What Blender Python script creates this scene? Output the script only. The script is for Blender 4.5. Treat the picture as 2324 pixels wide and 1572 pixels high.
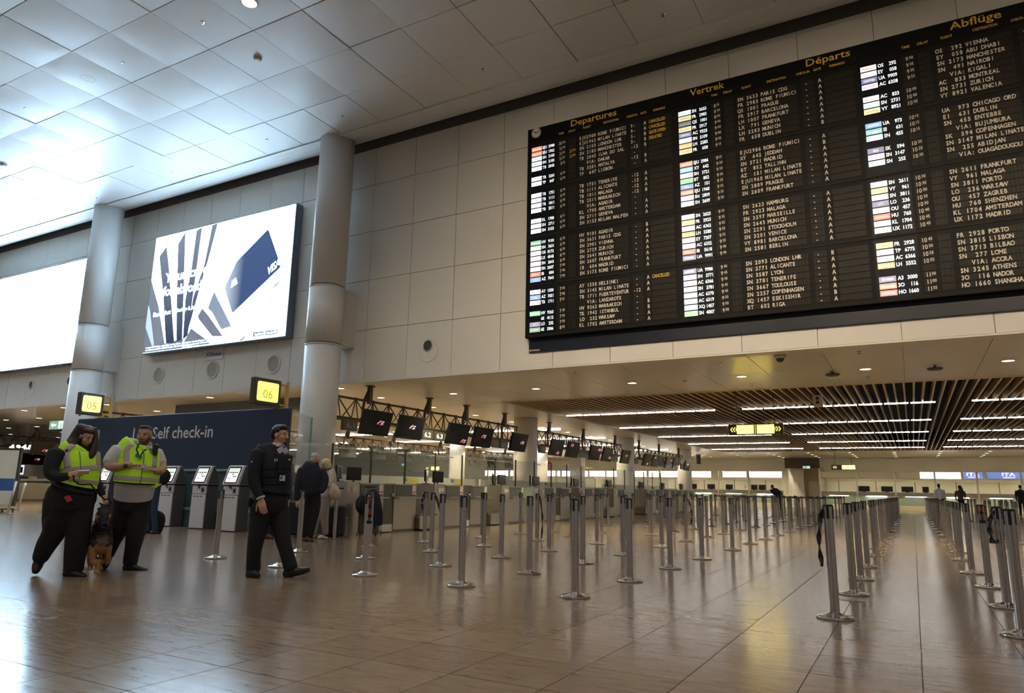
import bpy, math, random
from mathutils import Vector, Matrix
random.seed(7)
sc = bpy.context.scene
COL = sc.collection
for o in list(bpy.data.objects):
    bpy.data.objects.remove(o)
PI = math.pi
# ------------------------------------------------------------------ camera (low, tilted up, slightly rolled)
FPX, IW, IH, CH = 1595.0, 2324.0, 1572.0, 1.06
def rot_cam(p, y, r):
    c, s = math.cos, math.sin
    Ry = Matrix(((c(y), -s(y), 0), (s(y), c(y), 0), (0, 0, 1)))
    B = Matrix(((1, 0, 0), (0, 0, -1), (0, 1, 0)))
    Rp = Matrix(((1, 0, 0), (0, c(p), s(p)), (0, -s(p), c(p))))
    Rr = Matrix(((c(r), -s(r), 0), (s(r), c(r), 0), (0, 0, 1)))
    return Rr @ Rp @ B @ Ry
CM = rot_cam(math.radians(11.44), math.radians(-29.39), math.radians(1.03))
CMT = CM.transposed()
cam_d = bpy.data.cameras.new('camera')
cam = bpy.data.objects.new('camera', cam_d); COL.objects.link(cam)
cam_d.sensor_width = 36; cam_d.lens = FPX / IW * 36
cam_d.clip_start = 0.05; cam_d.clip_end = 300
rt, dn, fw = CM[0], CM[1], CM[2]
cam.matrix_world = Matrix(((rt[0], -dn[0], -fw[0], 0), (rt[1], -dn[1], -fw[1], 0), (rt[2], -dn[2], -fw[2], CH), (0, 0, 0, 1)))
sc.camera = cam
# ------------------------------------------------------------------ world and exposure
wd = bpy.data.worlds.new('hall_ambient'); sc.world = wd; wd.use_nodes = True
bg = wd.node_tree.nodes['Background']
bg.inputs[0].default_value = (1.0, 0.90, 0.78, 1); bg.inputs[1].default_value = 0.12
sc.view_settings.view_transform = 'Standard'; sc.view_settings.look = 'None'
cy = sc.cycles; cy.use_denoising = True; cy.max_bounces = 4; cy.diffuse_bounces = 2; cy.glossy_bounces = 2; cy.transmission_bounces = 2; cy.transparent_max_bounces = 8
cy.caustics_reflective = False; cy.caustics_refractive = False; cy.use_adaptive_sampling = True; cy.adaptive_threshold = 0.22; cy.adaptive_min_samples = 8; cy.sample_clamp_indirect = 6.0
sc.view_settings.exposure = 0.0; sc.view_settings.gamma = 1.0; sc.view_settings.use_curve_mapping = False
# lamp strengths
WARM = (1.0, 0.89, 0.57); NEUT = (1.0, 0.95, 0.86); COOL = (0.80, 0.91, 1.0)
S_DOWN, S_HALL, S_LED, S_BOX, S_BILL, S_BILL_L = 5.0, 12.0, 16.0, 4.0, 11.0, 24.0
W_DOWN, W_HALL, W_WASH = 330, 360, 2500      # watts of the spot in each fitting

# ------------------------------------------------------------------ geometry from photograph rays
def ray(x, y): return CMT @ Vector(((x - IW / 2) / FPX, (y - IH / 2) / FPX, 1.0))
CAMP = Vector((0, 0, CH))
def onY(x, y, Y): d = ray(x, y); return CAMP + d * (Y / d.y)
def onX(x, y, X): d = ray(x, y); return CAMP + d * (X / d.x)
def onZ(x, y, Z=0.0): d = ray(x, y); return CAMP + d * ((Z - CH) / d.z)

# ------------------------------------------------------------------ materials
MAT = {}
def mat(name, col, rough=0.5, metal=0.0, emit=None, es=0.0, var=0.06, vs=6.0, bump=0.0, bs=40.0, alpha=1.0, trans=0.0, spec=0.5, coat=0.0):
    m = bpy.data.materials.new(name); m.use_nodes = True
    nt = m.node_tree; b = nt.nodes['Principled BSDF']; L = nt.links.new
    b.inputs['Roughness'].default_value = rough; b.inputs['Metallic'].default_value = metal
    b.inputs['Specular IOR Level'].default_value = spec
    if coat: b.inputs['Coat Weight'].default_value = coat; b.inputs['Coat Roughness'].default_value = 0.1
    tc = nt.nodes.new('ShaderNodeTexCoord')
    nz = nt.nodes.new('ShaderNodeTexNoise'); nz.inputs['Scale'].default_value = vs; nz.inputs['Detail'].default_value = 3
    L(tc.outputs['Object'], nz.inputs['Vector'])
    mx = nt.nodes.new('ShaderNodeMix'); mx.data_type = 'RGBA'
    mx.inputs[6].default_value = tuple(c * (1 - var) for c in col) + (1,)
    mx.inputs[7].default_value = tuple(min(1, c * (1 + var)) for c in col) + (1,)
    L(nz.outputs['Fac'], mx.inputs[0]); L(mx.outputs[2], b.inputs['Base Color'])
    if bump:
        n2 = nt.nodes.new('ShaderNodeTexNoise'); n2.inputs['Scale'].default_value = bs; n2.inputs['Detail'].default_value = 4
        L(tc.outputs['Object'], n2.inputs['Vector'])
        bp = nt.nodes.new('ShaderNodeBump'); bp.inputs['Strength'].default_value = bump; bp.inputs['Distance'].default_value = 0.02
        L(n2.outputs['Fac'], bp.inputs['Height']); L(bp.outputs[0], b.inputs['Normal'])
    if emit: b.inputs['Emission Color'].default_value = tuple(emit) + (1,); b.inputs['Emission Strength'].default_value = es
    if alpha < 1: b.inputs['Alpha'].default_value = alpha
    if trans: b.inputs['Transmission Weight'].default_value = trans
    MAT[name] = m
    return m
def lamp_mat(name, col, es): return mat(name, (0.8, 0.8, 0.8), 0.5, emit=col, es=es, var=0.0)

def floor_mat():
    m = mat('floor_stone', (0.22, 0.155, 0.105), 0.15, var=0.12, vs=3.0)
    nt = m.node_tree; L = nt.links.new; b = nt.nodes['Principled BSDF']
    geo = nt.nodes.new('ShaderNodeNewGeometry')
    dv = nt.nodes.new('ShaderNodeVectorMath'); dv.operation = 'SCALE'; dv.inputs[3].default_value = 1 / 0.6
    ad = nt.nodes.new('ShaderNodeVectorMath'); ad.operation = 'ADD'; ad.inputs[1].default_value = (0.0667, 0.9, 0)
    fl = nt.nodes.new('ShaderNodeVectorMath'); fl.operation = 'FLOOR'
    wn = nt.nodes.new('ShaderNodeTexWhiteNoise'); wn.noise_dimensions = '2D'
    L(geo.outputs['Position'], dv.inputs[0]); L(dv.outputs[0], ad.inputs[0]); L(ad.outputs[0], fl.inputs[0]); L(fl.outputs[0], wn.inputs['Vector'])
    mp = nt.nodes.new('ShaderNodeMapping'); mp.inputs['Scale'].default_value = (1.6, 9.0, 1)
    n1 = nt.nodes.new('ShaderNodeTexNoise'); n1.inputs['Scale'].default_value = 2.2; n1.inputs['Detail'].default_value = 8
    n1.inputs['Roughness'].default_value = 0.68
    L(geo.outputs['Position'], mp.inputs['Vector']); L(mp.outputs[0], n1.inputs['Vector'])
    cr = nt.nodes.new('ShaderNodeValToRGB')
    cr.color_ramp.elements[0].position = 0.30; cr.color_ramp.elements[0].color = (0.13, 0.088, 0.060, 1)
    cr.color_ramp.elements[1].position = 0.62; cr.color_ramp.elements[1].color = (0.300, 0.215, 0.148, 1)
    e = cr.color_ramp.elements.new(0.42); e.color = (0.255, 0.180, 0.122, 1)
    L(n1.outputs['Fac'], cr.inputs[0])
    hs = nt.nodes.new('ShaderNodeHueSaturation'); mr = nt.nodes.new('ShaderNodeMapRange')
    mr.inputs[3].default_value = 0.86; mr.inputs[4].default_value = 1.12
    L(wn.outputs['Value'], mr.inputs[0]); L(mr.outputs[0], hs.inputs['Value']); L(cr.outputs[0], hs.inputs['Color'])
    L(hs.outputs[0], b.inputs['Base Color'])
    m2 = nt.nodes.new('ShaderNodeMapRange'); m2.inputs[3].default_value = 0.13; m2.inputs[4].default_value = 0.24
    L(n1.outputs['Fac'], m2.inputs[0]); L(m2.outputs[0], b.inputs['Roughness'])
    b.inputs['Specular IOR Level'].default_value = 0.62
    return m

def gradient_mat(name, c0, c1, p0, p1, es, axis=0):
    """printed colour ramp along an object axis, backlit"""
    m = bpy.data.materials.new(name); m.use_nodes = True; nt = m.node_tree; b = nt.nodes['Principled BSDF']; L = nt.links.new
    tc = nt.nodes.new('ShaderNodeTexCoord'); sx = nt.nodes.new('ShaderNodeSeparateXYZ'); L(tc.outputs['Object'], sx.inputs[0])
    mr = nt.nodes.new('ShaderNodeMapRange'); mr.inputs[1].default_value = p0; mr.inputs[2].default_value = p1
    L(sx.outputs[axis], mr.inputs[0])
    mx = nt.nodes.new('ShaderNodeMix'); mx.data_type = 'RGBA'; mx.inputs[6].default_value = (*c0, 1); mx.inputs[7].default_value = (*c1, 1)
    L(mr.outputs[0], mx.inputs[0]); L(mx.outputs[2], b.inputs['Emission Color']); b.inputs['Emission Strength'].default_value = es
    b.inputs['Base Color'].default_value = (0.05, 0.05, 0.05, 1)
    MAT[name] = m; return m

floor_mat()
mat('grout', (0.06, 0.045, 0.035), 0.8)
mat('wall_panel', (0.80, 0.77, 0.71), 0.55, var=0.015)
mat('wall_gap', (0.42, 0.40, 0.36), 0.8)
mat('dark_gap', (0.03, 0.028, 0.027), 0.8)
mat('shadow_band', (0.10, 0.09, 0.085), 0.7)
mat('ceil_tile', (0.80, 0.79, 0.77), 0.42, var=0.02, vs=1.5)
mat('ceil_gap', (0.45, 0.44, 0.43), 0.8)
mat('low_ceiling', (0.74, 0.70, 0.60), 0.28, var=0.02)
mat('low_gap', (0.40, 0.37, 0.30), 0.7)
mat('void_black', (0.012, 0.010, 0.009), 0.9)
mat('column_paint', (0.80, 0.79, 0.77), 0.35, var=0.012)
mat('slat_wood', (0.52, 0.36, 0.19), 0.5, var=0.12, vs=2.0)
mat('lit_slat_and_trim', (0.86, 0.76, 0.58), 0.45)  # light from the floor painted into the slat undersides; also the cream border strips
mat('white_paint', (0.80, 0.78, 0.72), 0.5)
mat('far_wall', (0.82, 0.79, 0.66), 0.6)
mat('beige_wall', (0.62, 0.52, 0.36), 0.6)
mat('brown_dark', (0.045, 0.035, 0.022), 0.5)
mat('chrome', (0.74, 0.71, 0.72), 0.20, 1.0, var=0.04)
mat('chrome_base', (0.72, 0.70, 0.68), 0.10, 1.0, var=0.04)
mat('black_plastic', (0.012, 0.012, 0.014), 0.4)
mat('belt_black', (0.014, 0.013, 0.014), 0.7)
mat('belt_red', (0.45, 0.03, 0.02), 0.6)
mat('steel', (0.52, 0.48, 0.42), 0.33, 0.85, var=0.06)
mat('steel_dark', (0.24, 0.22, 0.18), 0.38, 0.7)
mat('panel_grey', (0.13, 0.14, 0.135), 0.35)
mat('door_green', (0.14, 0.135, 0.10), 0.35, 0.4)
mat('truss_dark', (0.10, 0.085, 0.062), 0.45, 0.5)
mat('screen_black', (0.012, 0.011, 0.012), 0.16)
mat('sign_brown', (0.10, 0.085, 0.06), 0.45)
mat('sign_grey', (0.30, 0.29, 0.25), 0.3, 0.3)
lamp_mat('glyph_white', (1, 0.95, 0.85), 1.3)
lamp_mat('logo_red', (0.9, 0.05, 0.07), 1.0)
lamp_mat('logo_white', (0.75, 0.75, 1.0), 1.1)
lamp_mat('logo_blue', (0.15, 0.25, 1.0), 1.2)
mat('board_black', (0.007, 0.007, 0.008), 0.5, spec=0.12)
mat('board_frame', (0.012, 0.012, 0.012), 0.5, spec=0.12)
mat('flap_bed', (0.022, 0.019, 0.015), 0.5, spec=0.15)
mat('flap_cell', (0.020, 0.017, 0.013), 0.45, spec=0.18)
mat('flap_white', (0.80, 0.74, 0.66), 0.6)
mat('flap_yellow', (0.86, 0.56, 0.05), 0.6)
mat('head_yellow', (0.88, 0.56, 0.05), 0.6)
mat('navy_panel', (0.012, 0.017, 0.033), 0.3)
lamp_mat('lcd_white', (0.85, 0.95, 1.0), 0.95)
mat('lcd_bed', (0.005, 0.006, 0.012), 0.4, spec=0.15)
mat('billboard_frame', (0.16, 0.18, 0.22), 0.45, 0.2)
lamp_mat('billboard_white', (0.52, 0.77, 1.0), S_BILL)
lamp_mat('billboard_white_left', (0.50, 0.76, 1.0), S_BILL_L)
mat('navy_wall', (0.030, 0.048, 0.100), 0.28, var=0.05)
mat('white_letter', (0.78, 0.78, 0.80), 0.5)
mat('frost_glass', (0.10, 0.17, 0.19), 0.12, var=0.05)
mat('glass_edge', (0.30, 0.50, 0.50), 0.15)
mat('glass', (0.80, 0.88, 0.86), 0.04, alpha=0.16, spec=0.6)
mat('glass_green', (0.55, 0.72, 0.60), 0.08, alpha=0.45)
lamp_mat('yellow_sign', (0.97, 0.93, 0.13), 1.15)
lamp_mat('yellow_pale', (1.0, 0.74, 0.07), 6.5)
mat('sign_text', (0.06, 0.055, 0.01), 0.6)
mat('yellow_lit_bracket', (0.80, 0.42, 0.03), 0.4)  # the sign's yellow light is painted into this bracket colour
mat('kiosk_white', (0.74, 0.75, 0.80), 0.35)
mat('kiosk_grey', (0.12, 0.115, 0.115), 0.4)
mat('kiosk_black', (0.015, 0.016, 0.02), 0.25)
lamp_mat('kiosk_screen', (0.92, 0.95, 1.0), 1.0)
lamp_mat('kiosk_green', (0.30, 0.75, 0.12), 0.8)
mat('kiosk_icon', (0.08, 0.08, 0.16), 0.5)
mat('kiosk_icon_violet', (0.28, 0.16, 0.62), 0.5)
lamp_mat('lightbox', (1.0, 0.98, 0.92), S_BOX)
mat('lightbox_off', (0.85, 0.80, 0.68), 0.5)
lamp_mat('blue_box', (0.02, 0.14, 0.55), 0.9)
lamp_mat('exit_green', (0.0, 0.30, 0.14), 0.7)
lamp_mat('exit_white', (0.8, 0.95, 0.85), 0.8)
mat('red_print', (0.65, 0.06, 0.05), 0.5)
mat('paper', (0.80, 0.78, 0.72), 0.6)
mat('green_print', (0.05, 0.35, 0.14), 0.6)
mat('yellow_print', (0.80, 0.66, 0.06), 0.6)
mat('blue_print', (0.05, 0.14, 0.42), 0.6)
mat('grey_print', (0.33, 0.34, 0.35), 0.6)
lamp_mat('down_warm', WARM, S_DOWN)
lamp_mat('hall_lamp', NEUT, S_HALL)
lamp_mat('led_line', (1.0, 0.97, 0.90), S_LED)
mat('lamp_ring', (0.75, 0.72, 0.65), 0.4)
mat('device_white', (0.72, 0.70, 0.66), 0.4)
mat('device_dark', (0.06, 0.055, 0.05), 0.4)
# people
mat('skin_light', (0.62, 0.36, 0.25), 0.5, var=0.05, vs=20)
mat('skin_tan', (0.50, 0.28, 0.19), 0.5, var=0.05, vs=20)
mat('skin_dark', (0.22, 0.11, 0.07), 0.5)
mat('cloth_black', (0.010, 0.010, 0.012), 0.85, var=0.25, vs=18, bump=0.25, bs=25)
mat('cloth_navy', (0.010, 0.013, 0.028), 0.8, var=0.2, vs=18, bump=0.2, bs=25)
mat('shirt_white', (0.62, 0.60, 0.66), 0.75, bump=0.25, bs=18)
mat('hivis', (0.50, 0.85, 0.02), 0.6, emit=(0.45, 0.85, 0.02), es=0.06, var=0.08, vs=14, bump=0.15, bs=16)
mat('reflective', (0.50, 0.44, 0.42), 0.45, var=0.08)
mat('hair_dark', (0.012, 0.010, 0.010), 0.45, var=0.3, vs=30, bump=0.4, bs=60)
mat('hair_wine', (0.030, 0.006, 0.012), 0.4, var=0.4, vs=25, bump=0.4, bs=60)
mat('hair_brown', (0.07, 0.040, 0.026), 0.6, var=0.3, vs=30, bump=0.4, bs=60)
mat('hair_grey', (0.55, 0.50, 0.46), 0.6, var=0.2, vs=30, bump=0.4, bs=60)
mat('hair_blond', (0.62, 0.50, 0.32), 0.6, var=0.2, vs=30, bump=0.4, bs=60)
mat('beard', (0.09, 0.05, 0.032), 0.7, var=0.3, vs=40, bump=0.4, bs=80)
mat('shoe_black', (0.008, 0.008, 0.009), 0.45)
mat('lips', (0.42, 0.14, 0.12), 0.5)
mat('eye_dark', (0.02, 0.012, 0.01), 0.2)
mat('eye_white', (0.62, 0.58, 0.55), 0.3)
mat('jeans', (0.035, 0.055, 0.12), 0.8, var=0.2, vs=10)
mat('jeans_light', (0.16, 0.22, 0.33), 0.8, var=0.2, vs=10)
mat('trousers_grey', (0.40, 0.34, 0.32), 0.8, var=0.08)
mat('jacket_cream', (0.60, 0.55, 0.48), 0.75, var=0.08, bump=0.2)
mat('bag_cream', (0.60, 0.49, 0.36), 0.75, var=0.08, bump=0.2)
mat('coat_olive', (0.075, 0.055, 0.040), 0.8)
mat('leather_brown', (0.10, 0.045, 0.022), 0.5)
mat('shoe_pale', (0.55, 0.56, 0.52), 0.6)
mat('shoe_orange', (0.60, 0.18, 0.06), 0.6)
mat('suitcase_navy', (0.020, 0.022, 0.035), 0.4)
mat('suitcase_grey', (0.075, 0.068, 0.062), 0.4)
mat('dog_black', (0.014, 0.011, 0.010), 0.75, var=0.4, vs=25, bump=0.5, bs=70)
mat('dog_tan', (0.42, 0.22, 0.085), 0.8, var=0.25, vs=20, bump=0.5, bs=70)
mat('dog_grey', (0.12, 0.095, 0.075), 0.8, var=0.35, vs=25, bump=0.5, bs=70)
mat('tongue', (0.50, 0.16, 0.20), 0.5)
mat('phone_white', (0.7, 0.7, 0.72), 0.3)
mat('badge', (0.66, 0.66, 0.66), 0.4)

# ------------------------------------------------------------------ mesh builder
class MB:
    def __init__(s): s.v = []; s.f = []
    def add(s, vs, fs):
        n = len(s.v); s.v += [tuple(p) for p in vs]; s.f += [tuple(i + n for i in f) for f in fs]; return s
    def box(s, x0, x1, y0, y1, z0, z1):
        return s.add([(x0, y0, z0), (x1, y0, z0), (x1, y1, z0), (x0, y1, z0), (x0, y0, z1), (x1, y0, z1), (x1, y1, z1), (x0, y1, z1)],
                     [(3, 2, 1, 0), (4, 5, 6, 7), (0, 1, 5, 4), (1, 2, 6, 5), (2, 3, 7, 6), (3, 0, 4, 7)])
    def cbox(s, x0, x1, y0, y1, z0, z1, c=0.01):
        """box with a chamfered top and bottom outline"""
        q = [(x0 + c, y0), (x1 - c, y0), (x1, y0 + c), (x1, y1 - c), (x1 - c, y1), (x0 + c, y1), (x0, y1 - c), (x0, y0 + c)]
        cx, cy = (x0 + x1) / 2, (y0 + y1) / 2
        def ring(z, k): return [(cx + (x - cx) * (1 - k / max(1e-6, (x1 - x0) / 2)), cy + (y - cy) * (1 - k / max(1e-6, (y1 - y0) / 2)), z) for x, y in q]
        return s.rings([ring(z0, c * .7), ring(z0 + c, 0), ring(z1 - c, 0), ring(z1, c * .7)])
    def rings(s, rs, caps=True, closed=True):
        n = len(rs[0]); vs = [p for r in rs for p in r]; fs = []
        m = n if closed else n - 1
        for i in range(len(rs) - 1):
            for j in range(m):
                k = (j + 1) % n; fs.append((i * n + j, i * n + k, (i + 1) * n + k, (i + 1) * n + j))
        if caps: fs.append(tuple(range(n - 1, -1, -1))); fs.append(tuple(range((len(rs) - 1) * n, len(rs) * n)))
        return s.add(vs, fs)
    def obox(s, c, ax, ay, az):
        """box about c with half-extent vectors"""
        c, ax, ay, az = Vector(c), Vector(ax), Vector(ay), Vector(az)
        P = [c + ax * i + ay * j + az * k for k in (-1, 1) for i, j in ((-1, -1), (1, -1), (1, 1), (-1, 1))]
        return s.add(P, [(3, 2, 1, 0), (4, 5, 6, 7), (0, 1, 5, 4), (1, 2, 6, 5), (2, 3, 7, 6), (3, 0, 4, 7)])
    def tube(s, p0, p1, r0, r1=None, n=8, caps=True):
        p0, p1 = Vector(p0), Vector(p1); r1 = r0 if r1 is None else r1
        t = (p1 - p0).normalized(); a = t.cross(Vector((0, 0, 1)) if abs(t.z) < .95 else Vector((1, 0, 0))).normalized(); b = t.cross(a)
        rr = [[p + (a * math.cos(2 * PI * i / n) + b * math.sin(2 * PI * i / n)) * r for i in range(n)] for p, r in ((p0, r0), (p1, r1))]
        return s.rings(rr, caps)
    def path(s, pts, r, n=6):
        for i in range(len(pts) - 1): s.tube(pts[i], pts[i + 1], r, n=n)
        return s
    def lathe(s, prof, c=(0, 0, 0), n=20, axis='z'):
        rs = []
        for r, z in prof:
            R = []
            for i in range(n):
                a = 2 * PI * i / n; u, w = r * math.cos(a), r * math.sin(a)
                R.append({'z': (c[0] + u, c[1] + w, c[2] + z), 'y': (c[0] + u, c[1] + z, c[2] + w), 'x': (c[0] + z, c[1] + u, c[2] + w)}[axis])
            rs.append(R)
        return s.rings(rs)
    def ell(s, c, rx, ry, rz, X=(1, 0, 0), Y=(0, 1, 0), Z=(0, 0, 1), n=14, m=9):
        c, X, Y, Z = Vector(c), Vector(X), Vector(Y), Vector(Z); rs = []
        for i in range(m + 1):
            a = PI * (i + 0.02) / (m + 0.04)
            rs.append([c + X * (rx * math.sin(a) * math.cos(2 * PI * j / n)) + Y * (ry * math.sin(a) * math.sin(2 * PI * j / n)) - Z * (rz * math.cos(a)) for j in range(n)])
        return s.rings(rs)
    def quad(s, a, b, c, d): return s.add([a, b, c, d], [(0, 1, 2, 3)])
    def prism(s, poly, f0, f1):
        """poly of 2-D points mapped by f0 and f1 (2-D -> 3-D) to the two ends"""
        n = len(poly); vs = [f0(*p) for p in poly] + [f1(*p) for p in poly]
        fs = [tuple(range(n - 1, -1, -1)), tuple(range(n, 2 * n))] + [(i, (i + 1) % n, n + (i + 1) % n, n + i) for i in range(n)]
        return s.add(vs, fs)
    def mesh(s, name): 
        me = bpy.data.meshes.new(name); me.from_pydata(s.v, [], s.f); me.update(); return me
    def build(s, name, m, parent=None, smooth=False, world=False):
        if world and parent is not None:
            L = wloc(parent); s.v = [(p[0] - L.x, p[1] - L.y, p[2] - L.z) for p in s.v]
        return link(name, s.mesh(name), m, parent, smooth)
def wloc(o):
    L = Vector((0, 0, 0))
    while o is not None: L += o.location; o = o.parent
    return L
def link(name, me, m, parent=None, smooth=False):
    o = bpy.data.objects.new(name, me); COL.objects.link(o)
    if isinstance(m, str): m = MAT[m]
    if m is not None and len(me.materials) == 0: me.materials.append(m)
    if smooth:
        for p in me.polygons: p.use_smooth = True
    if parent is not None: o.parent = parent
    return o
def tag(o, label=None, cat=None, group=None, kind=None):
    if label: o['label'] = label
    if cat: o['category'] = cat
    if group: o['group'] = group
    if kind: o['kind'] = kind
    return o
def thing(name, label, cat, loc=(0, 0, 0), rz=0.0, group=None):
    o = bpy.data.objects.new(name, None); COL.objects.link(o); o.empty_display_size = 0.1
    o.location = loc; o.rotation_euler = (0, 0, rz); return tag(o, label, cat, group)
def copy_tree(o, parent=None):
    c = o.copy(); COL.objects.link(c); c.parent = parent
    for ch in list(o.children): copy_tree(ch, c)
    return c
def share(name, me, loc, parent):
    o = bpy.data.objects.new(name, me); COL.objects.link(o); o.location = loc; o.parent = parent; return o
def box(name, m, x0, x1, y0, y1, z0, z1, parent=None, world=False): return MB().box(x0, x1, y0, y1, z0, z1).build(name, m, parent, world=world)
ORD = ['first', 'second', 'third', 'fourth', 'fifth', 'sixth', 'seventh', 'eighth', 'ninth', 'tenth', 'eleventh', 'twelfth', 'thirteenth', 'fourteenth',
       'fifteenth', 'sixteenth', 'seventeenth', 'eighteenth', 'nineteenth', 'twentieth', 'twenty-first', 'twenty-second', 'twenty-third']

# ------------------------------------------------------------------ lettering (meshes made from the built-in font)
TXT = {}
def text_mesh(s, bold=0.0):
    k = (s, bold)
    if k in TXT: return TXT[k]
    cu = bpy.data.curves.new('lettering', 'FONT'); cu.body = s; cu.size = 1.0; cu.resolution_u = 2; cu.offset = bold; cu.fill_mode = 'FRONT'
    cu.dimensions = '2D'
    ob = bpy.data.objects.new('lettering', cu); me = ob.to_mesh()
    V = [(v.co.x, v.co.y) for v in me.vertices]; Fc = [tuple(p.vertices) for p in me.polygons]
    ob.to_mesh_clear(); bpy.data.objects.remove(ob); bpy.data.curves.remove(cu)
    TXT[k] = (V, Fc, min([v[0] for v in V], default=0), max([v[0] for v in V], default=0)); return TXT[k]
def put_text(mb, s, o, u, v, size, width=None, align='l', bold=0.0, sx=1.0):
    """text with baseline origin o, u/v unit vectors; size = capital height; optional total width"""
    V, Fc, x0, x1 = text_mesh(s, bold); o, u, v = Vector(o), Vector(u), Vector(v)
    k = size / 0.70; w = max(1e-6, (x1 - x0)); kx = (width / w) if width else k * sx
    off = {'l': 0, 'c': -w / 2, 'r': -w}[align]
    mb.add([o + u * ((x - x0 + off) * kx) + v * (y * k) for x, y in V], Fc); return mb
def put_mono(mb, s, o, u, v, size, pitch, sx=0.85, bold=0.015):
    o, u, v = Vector(o), Vector(u), Vector(v); k = size / 0.70
    for i, ch in enumerate(s):
        if ch == ' ': continue
        V, Fc, x0, x1 = text_mesh(ch, bold); c = (x0 + x1) / 2
        mb.add([o + u * (pitch * (i + .5) + (x - c) * k * sx) + v * (y * k) for x, y in V], Fc)
    return mb
UX, UY, UZ = Vector((1, 0, 0)), Vector((0, 1, 0)), Vector((0, 0, 1))
# ================================================================== STRUCTURE
def in_view(x, y, z, mg=60):
    q = CM @ (Vector((x, y, z)) - CAMP)
    if q.z < 0.3: return False
    u, w = q.x / q.z * FPX + IW / 2, q.y / q.z * FPX + IH / 2
    return -mg < u < IW + mg and -mg < w < IH + mg
# ---- floor: 0.6 m stone tiles over a dark joint bed
fl = tag(box('floor', 'grout', -72, 26, -14, 66, -0.30, -0.006), kind='structure')
tile_me = MB().box(0.003, 0.597, 0.003, 0.597, -0.02, 0).mesh('floor_tile'); tile_me.materials.append(MAT['floor_stone'])
near, rest = [], []
for i in range(-110, 40):
    for j in range(-20, 104):
        x, y = -0.04 + 0.6 * i, 3.06 + 0.6 * j
        if x < -71 or x > 25 or y > 65: continue
        c = (x + .3, y + .3)
        (near if in_view(c[0], c[1], 0, 40) else rest).append((math.hypot(*c), x, y))
near.sort(); rest += near[300:]
for d, x, y in near[:300]: share('floor_tile', tile_me, (x, y, 0), fl)
mb = MB()
for d, x, y in rest:
    n = len(mb.v); a, b2 = 0.003, 0.597
    mb.v += [(x + a, y + a, 0), (x + b2, y + a, 0), (x + b2, y + b2, 0), (x + a, y + b2, 0), (x + a, y + a, -.01), (x + b2, y + a, -.01), (x + b2, y + b2, -.01), (x + a, y + b2, -.01)]
    mb.f += [(n, n + 1, n + 2, n + 3), (n, n + 4, n + 5, n + 1), (n + 1, n + 5, n + 6, n + 2), (n + 2, n + 6, n + 7, n + 3), (n + 3, n + 7, n + 4, n)]
tag(mb.build('floor_tile_field', 'floor_stone', fl), kind='stuff')

# ---- the high wall of the main hall: 1.5 m panels above the opening
WY = 15.25
wall = tag(box('wall_back', 'wall_gap', -48, 12, WY + .02, WY + .30, 4.0, 11.9), kind='structure')
def panel_mesh(nm, w, hgt, g=0.006, m='wall_panel'):
    c = 0.004
    mb = MB().rings([[(g, .03, g), (w - g, .03, g), (w - g, .03, hgt - g), (g, .03, hgt - g)], [(g, c, g), (w - g, c, g), (w - g, c, hgt - g), (g, c, hgt - g)],
                     [(g + c, 0, g + c), (w - g - c, 0, g + c), (w - g - c, 0, hgt - g - c), (g + c, 0, hgt - g - c)]])
    me = mb.mesh(nm); me.materials.append(MAT[m]); return me
p15, p12 = panel_mesh('wall_panel', 1.5, 1.5), panel_mesh('wall_panel', 1.5, 1.2)
for i in range(-28, 6):
    for j in range(5):
        share('wall_panel', p15 if j < 4 else p12, (0.06 + 1.5 * i, WY - .005 + random.uniform(-.002, .002), 4.0 + 1.5 * j), wall)
box('shadow_gap', 'shadow_band', -48, 12, WY - .012, WY + .05, 11.2, 11.62, wall)
box('soffit_lip', 'white_paint', -48, 12, WY - .02, WY + .32, 3.965, 4.0, wall)

# ---- high ceiling of bowed square panels, rounded edge towards the wall
CZ = 11.1
ce = tag(box('ceiling', 'ceil_gap', -60, 22, -16, 13.9, CZ + .10, CZ + .3), kind='structure')
def bowed_tile(nm, w, d, sag):
    n = 6; mb = MB(); P = []
    for j in range(n + 1):
        for i in range(n + 1):
            u, v = i / n, j / n
            P.append((0.008 + u * (w - .016), 0.008 + v * (d - .016), -sag * (1 - (2 * u - 1) ** 2) ** .6 * (1 - (2 * v - 1) ** 2) ** .6))
    fs = [(j * (n + 1) + i, (j + 1) * (n + 1) + i, (j + 1) * (n + 1) + i + 1, j * (n + 1) + i + 1) for j in range(n) for i in range(n)]
    mb.add(P, fs); mb.box(.008, w - .008, .008, d - .008, .002, .05)
    me = mb.mesh(nm); me.materials.append(MAT['ceil_tile'])
    for p in me.polygons[:n * n]: p.use_smooth = True
    return me
t_var = [bowed_tile('ceiling_tile', 1.5, 1.5, s) for s in (0.012, 0.022, 0.034)]
t_edge = bowed_tile('ceiling_tile', 1.5, 1.48, 0.012)
restc = MB()
for i in range(-22, 18):
    for j in range(-16, 3):
        x, y = -13.66 + 1.5 * i, 9.42 + 1.5 * j
        if any(in_view(x + a, y + b2, CZ, 10) for a in (0, .75, 1.5) for b2 in (0, .75, 1.48)):
            o = share('ceiling_tile', t_edge if j == 2 else random.choice(t_var), (x, y, CZ), ce)
            o.rotation_euler = (random.uniform(-.006, .006), random.uniform(-.006, .006), 0)
        else: restc.box(x + .008, x + 1.492, y + .008, y + (1.472 if j == 2 else 1.492), CZ, CZ + .05)
tag(restc.build('ceiling_tile_field', 'ceil_tile', ce), kind='stuff')
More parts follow.
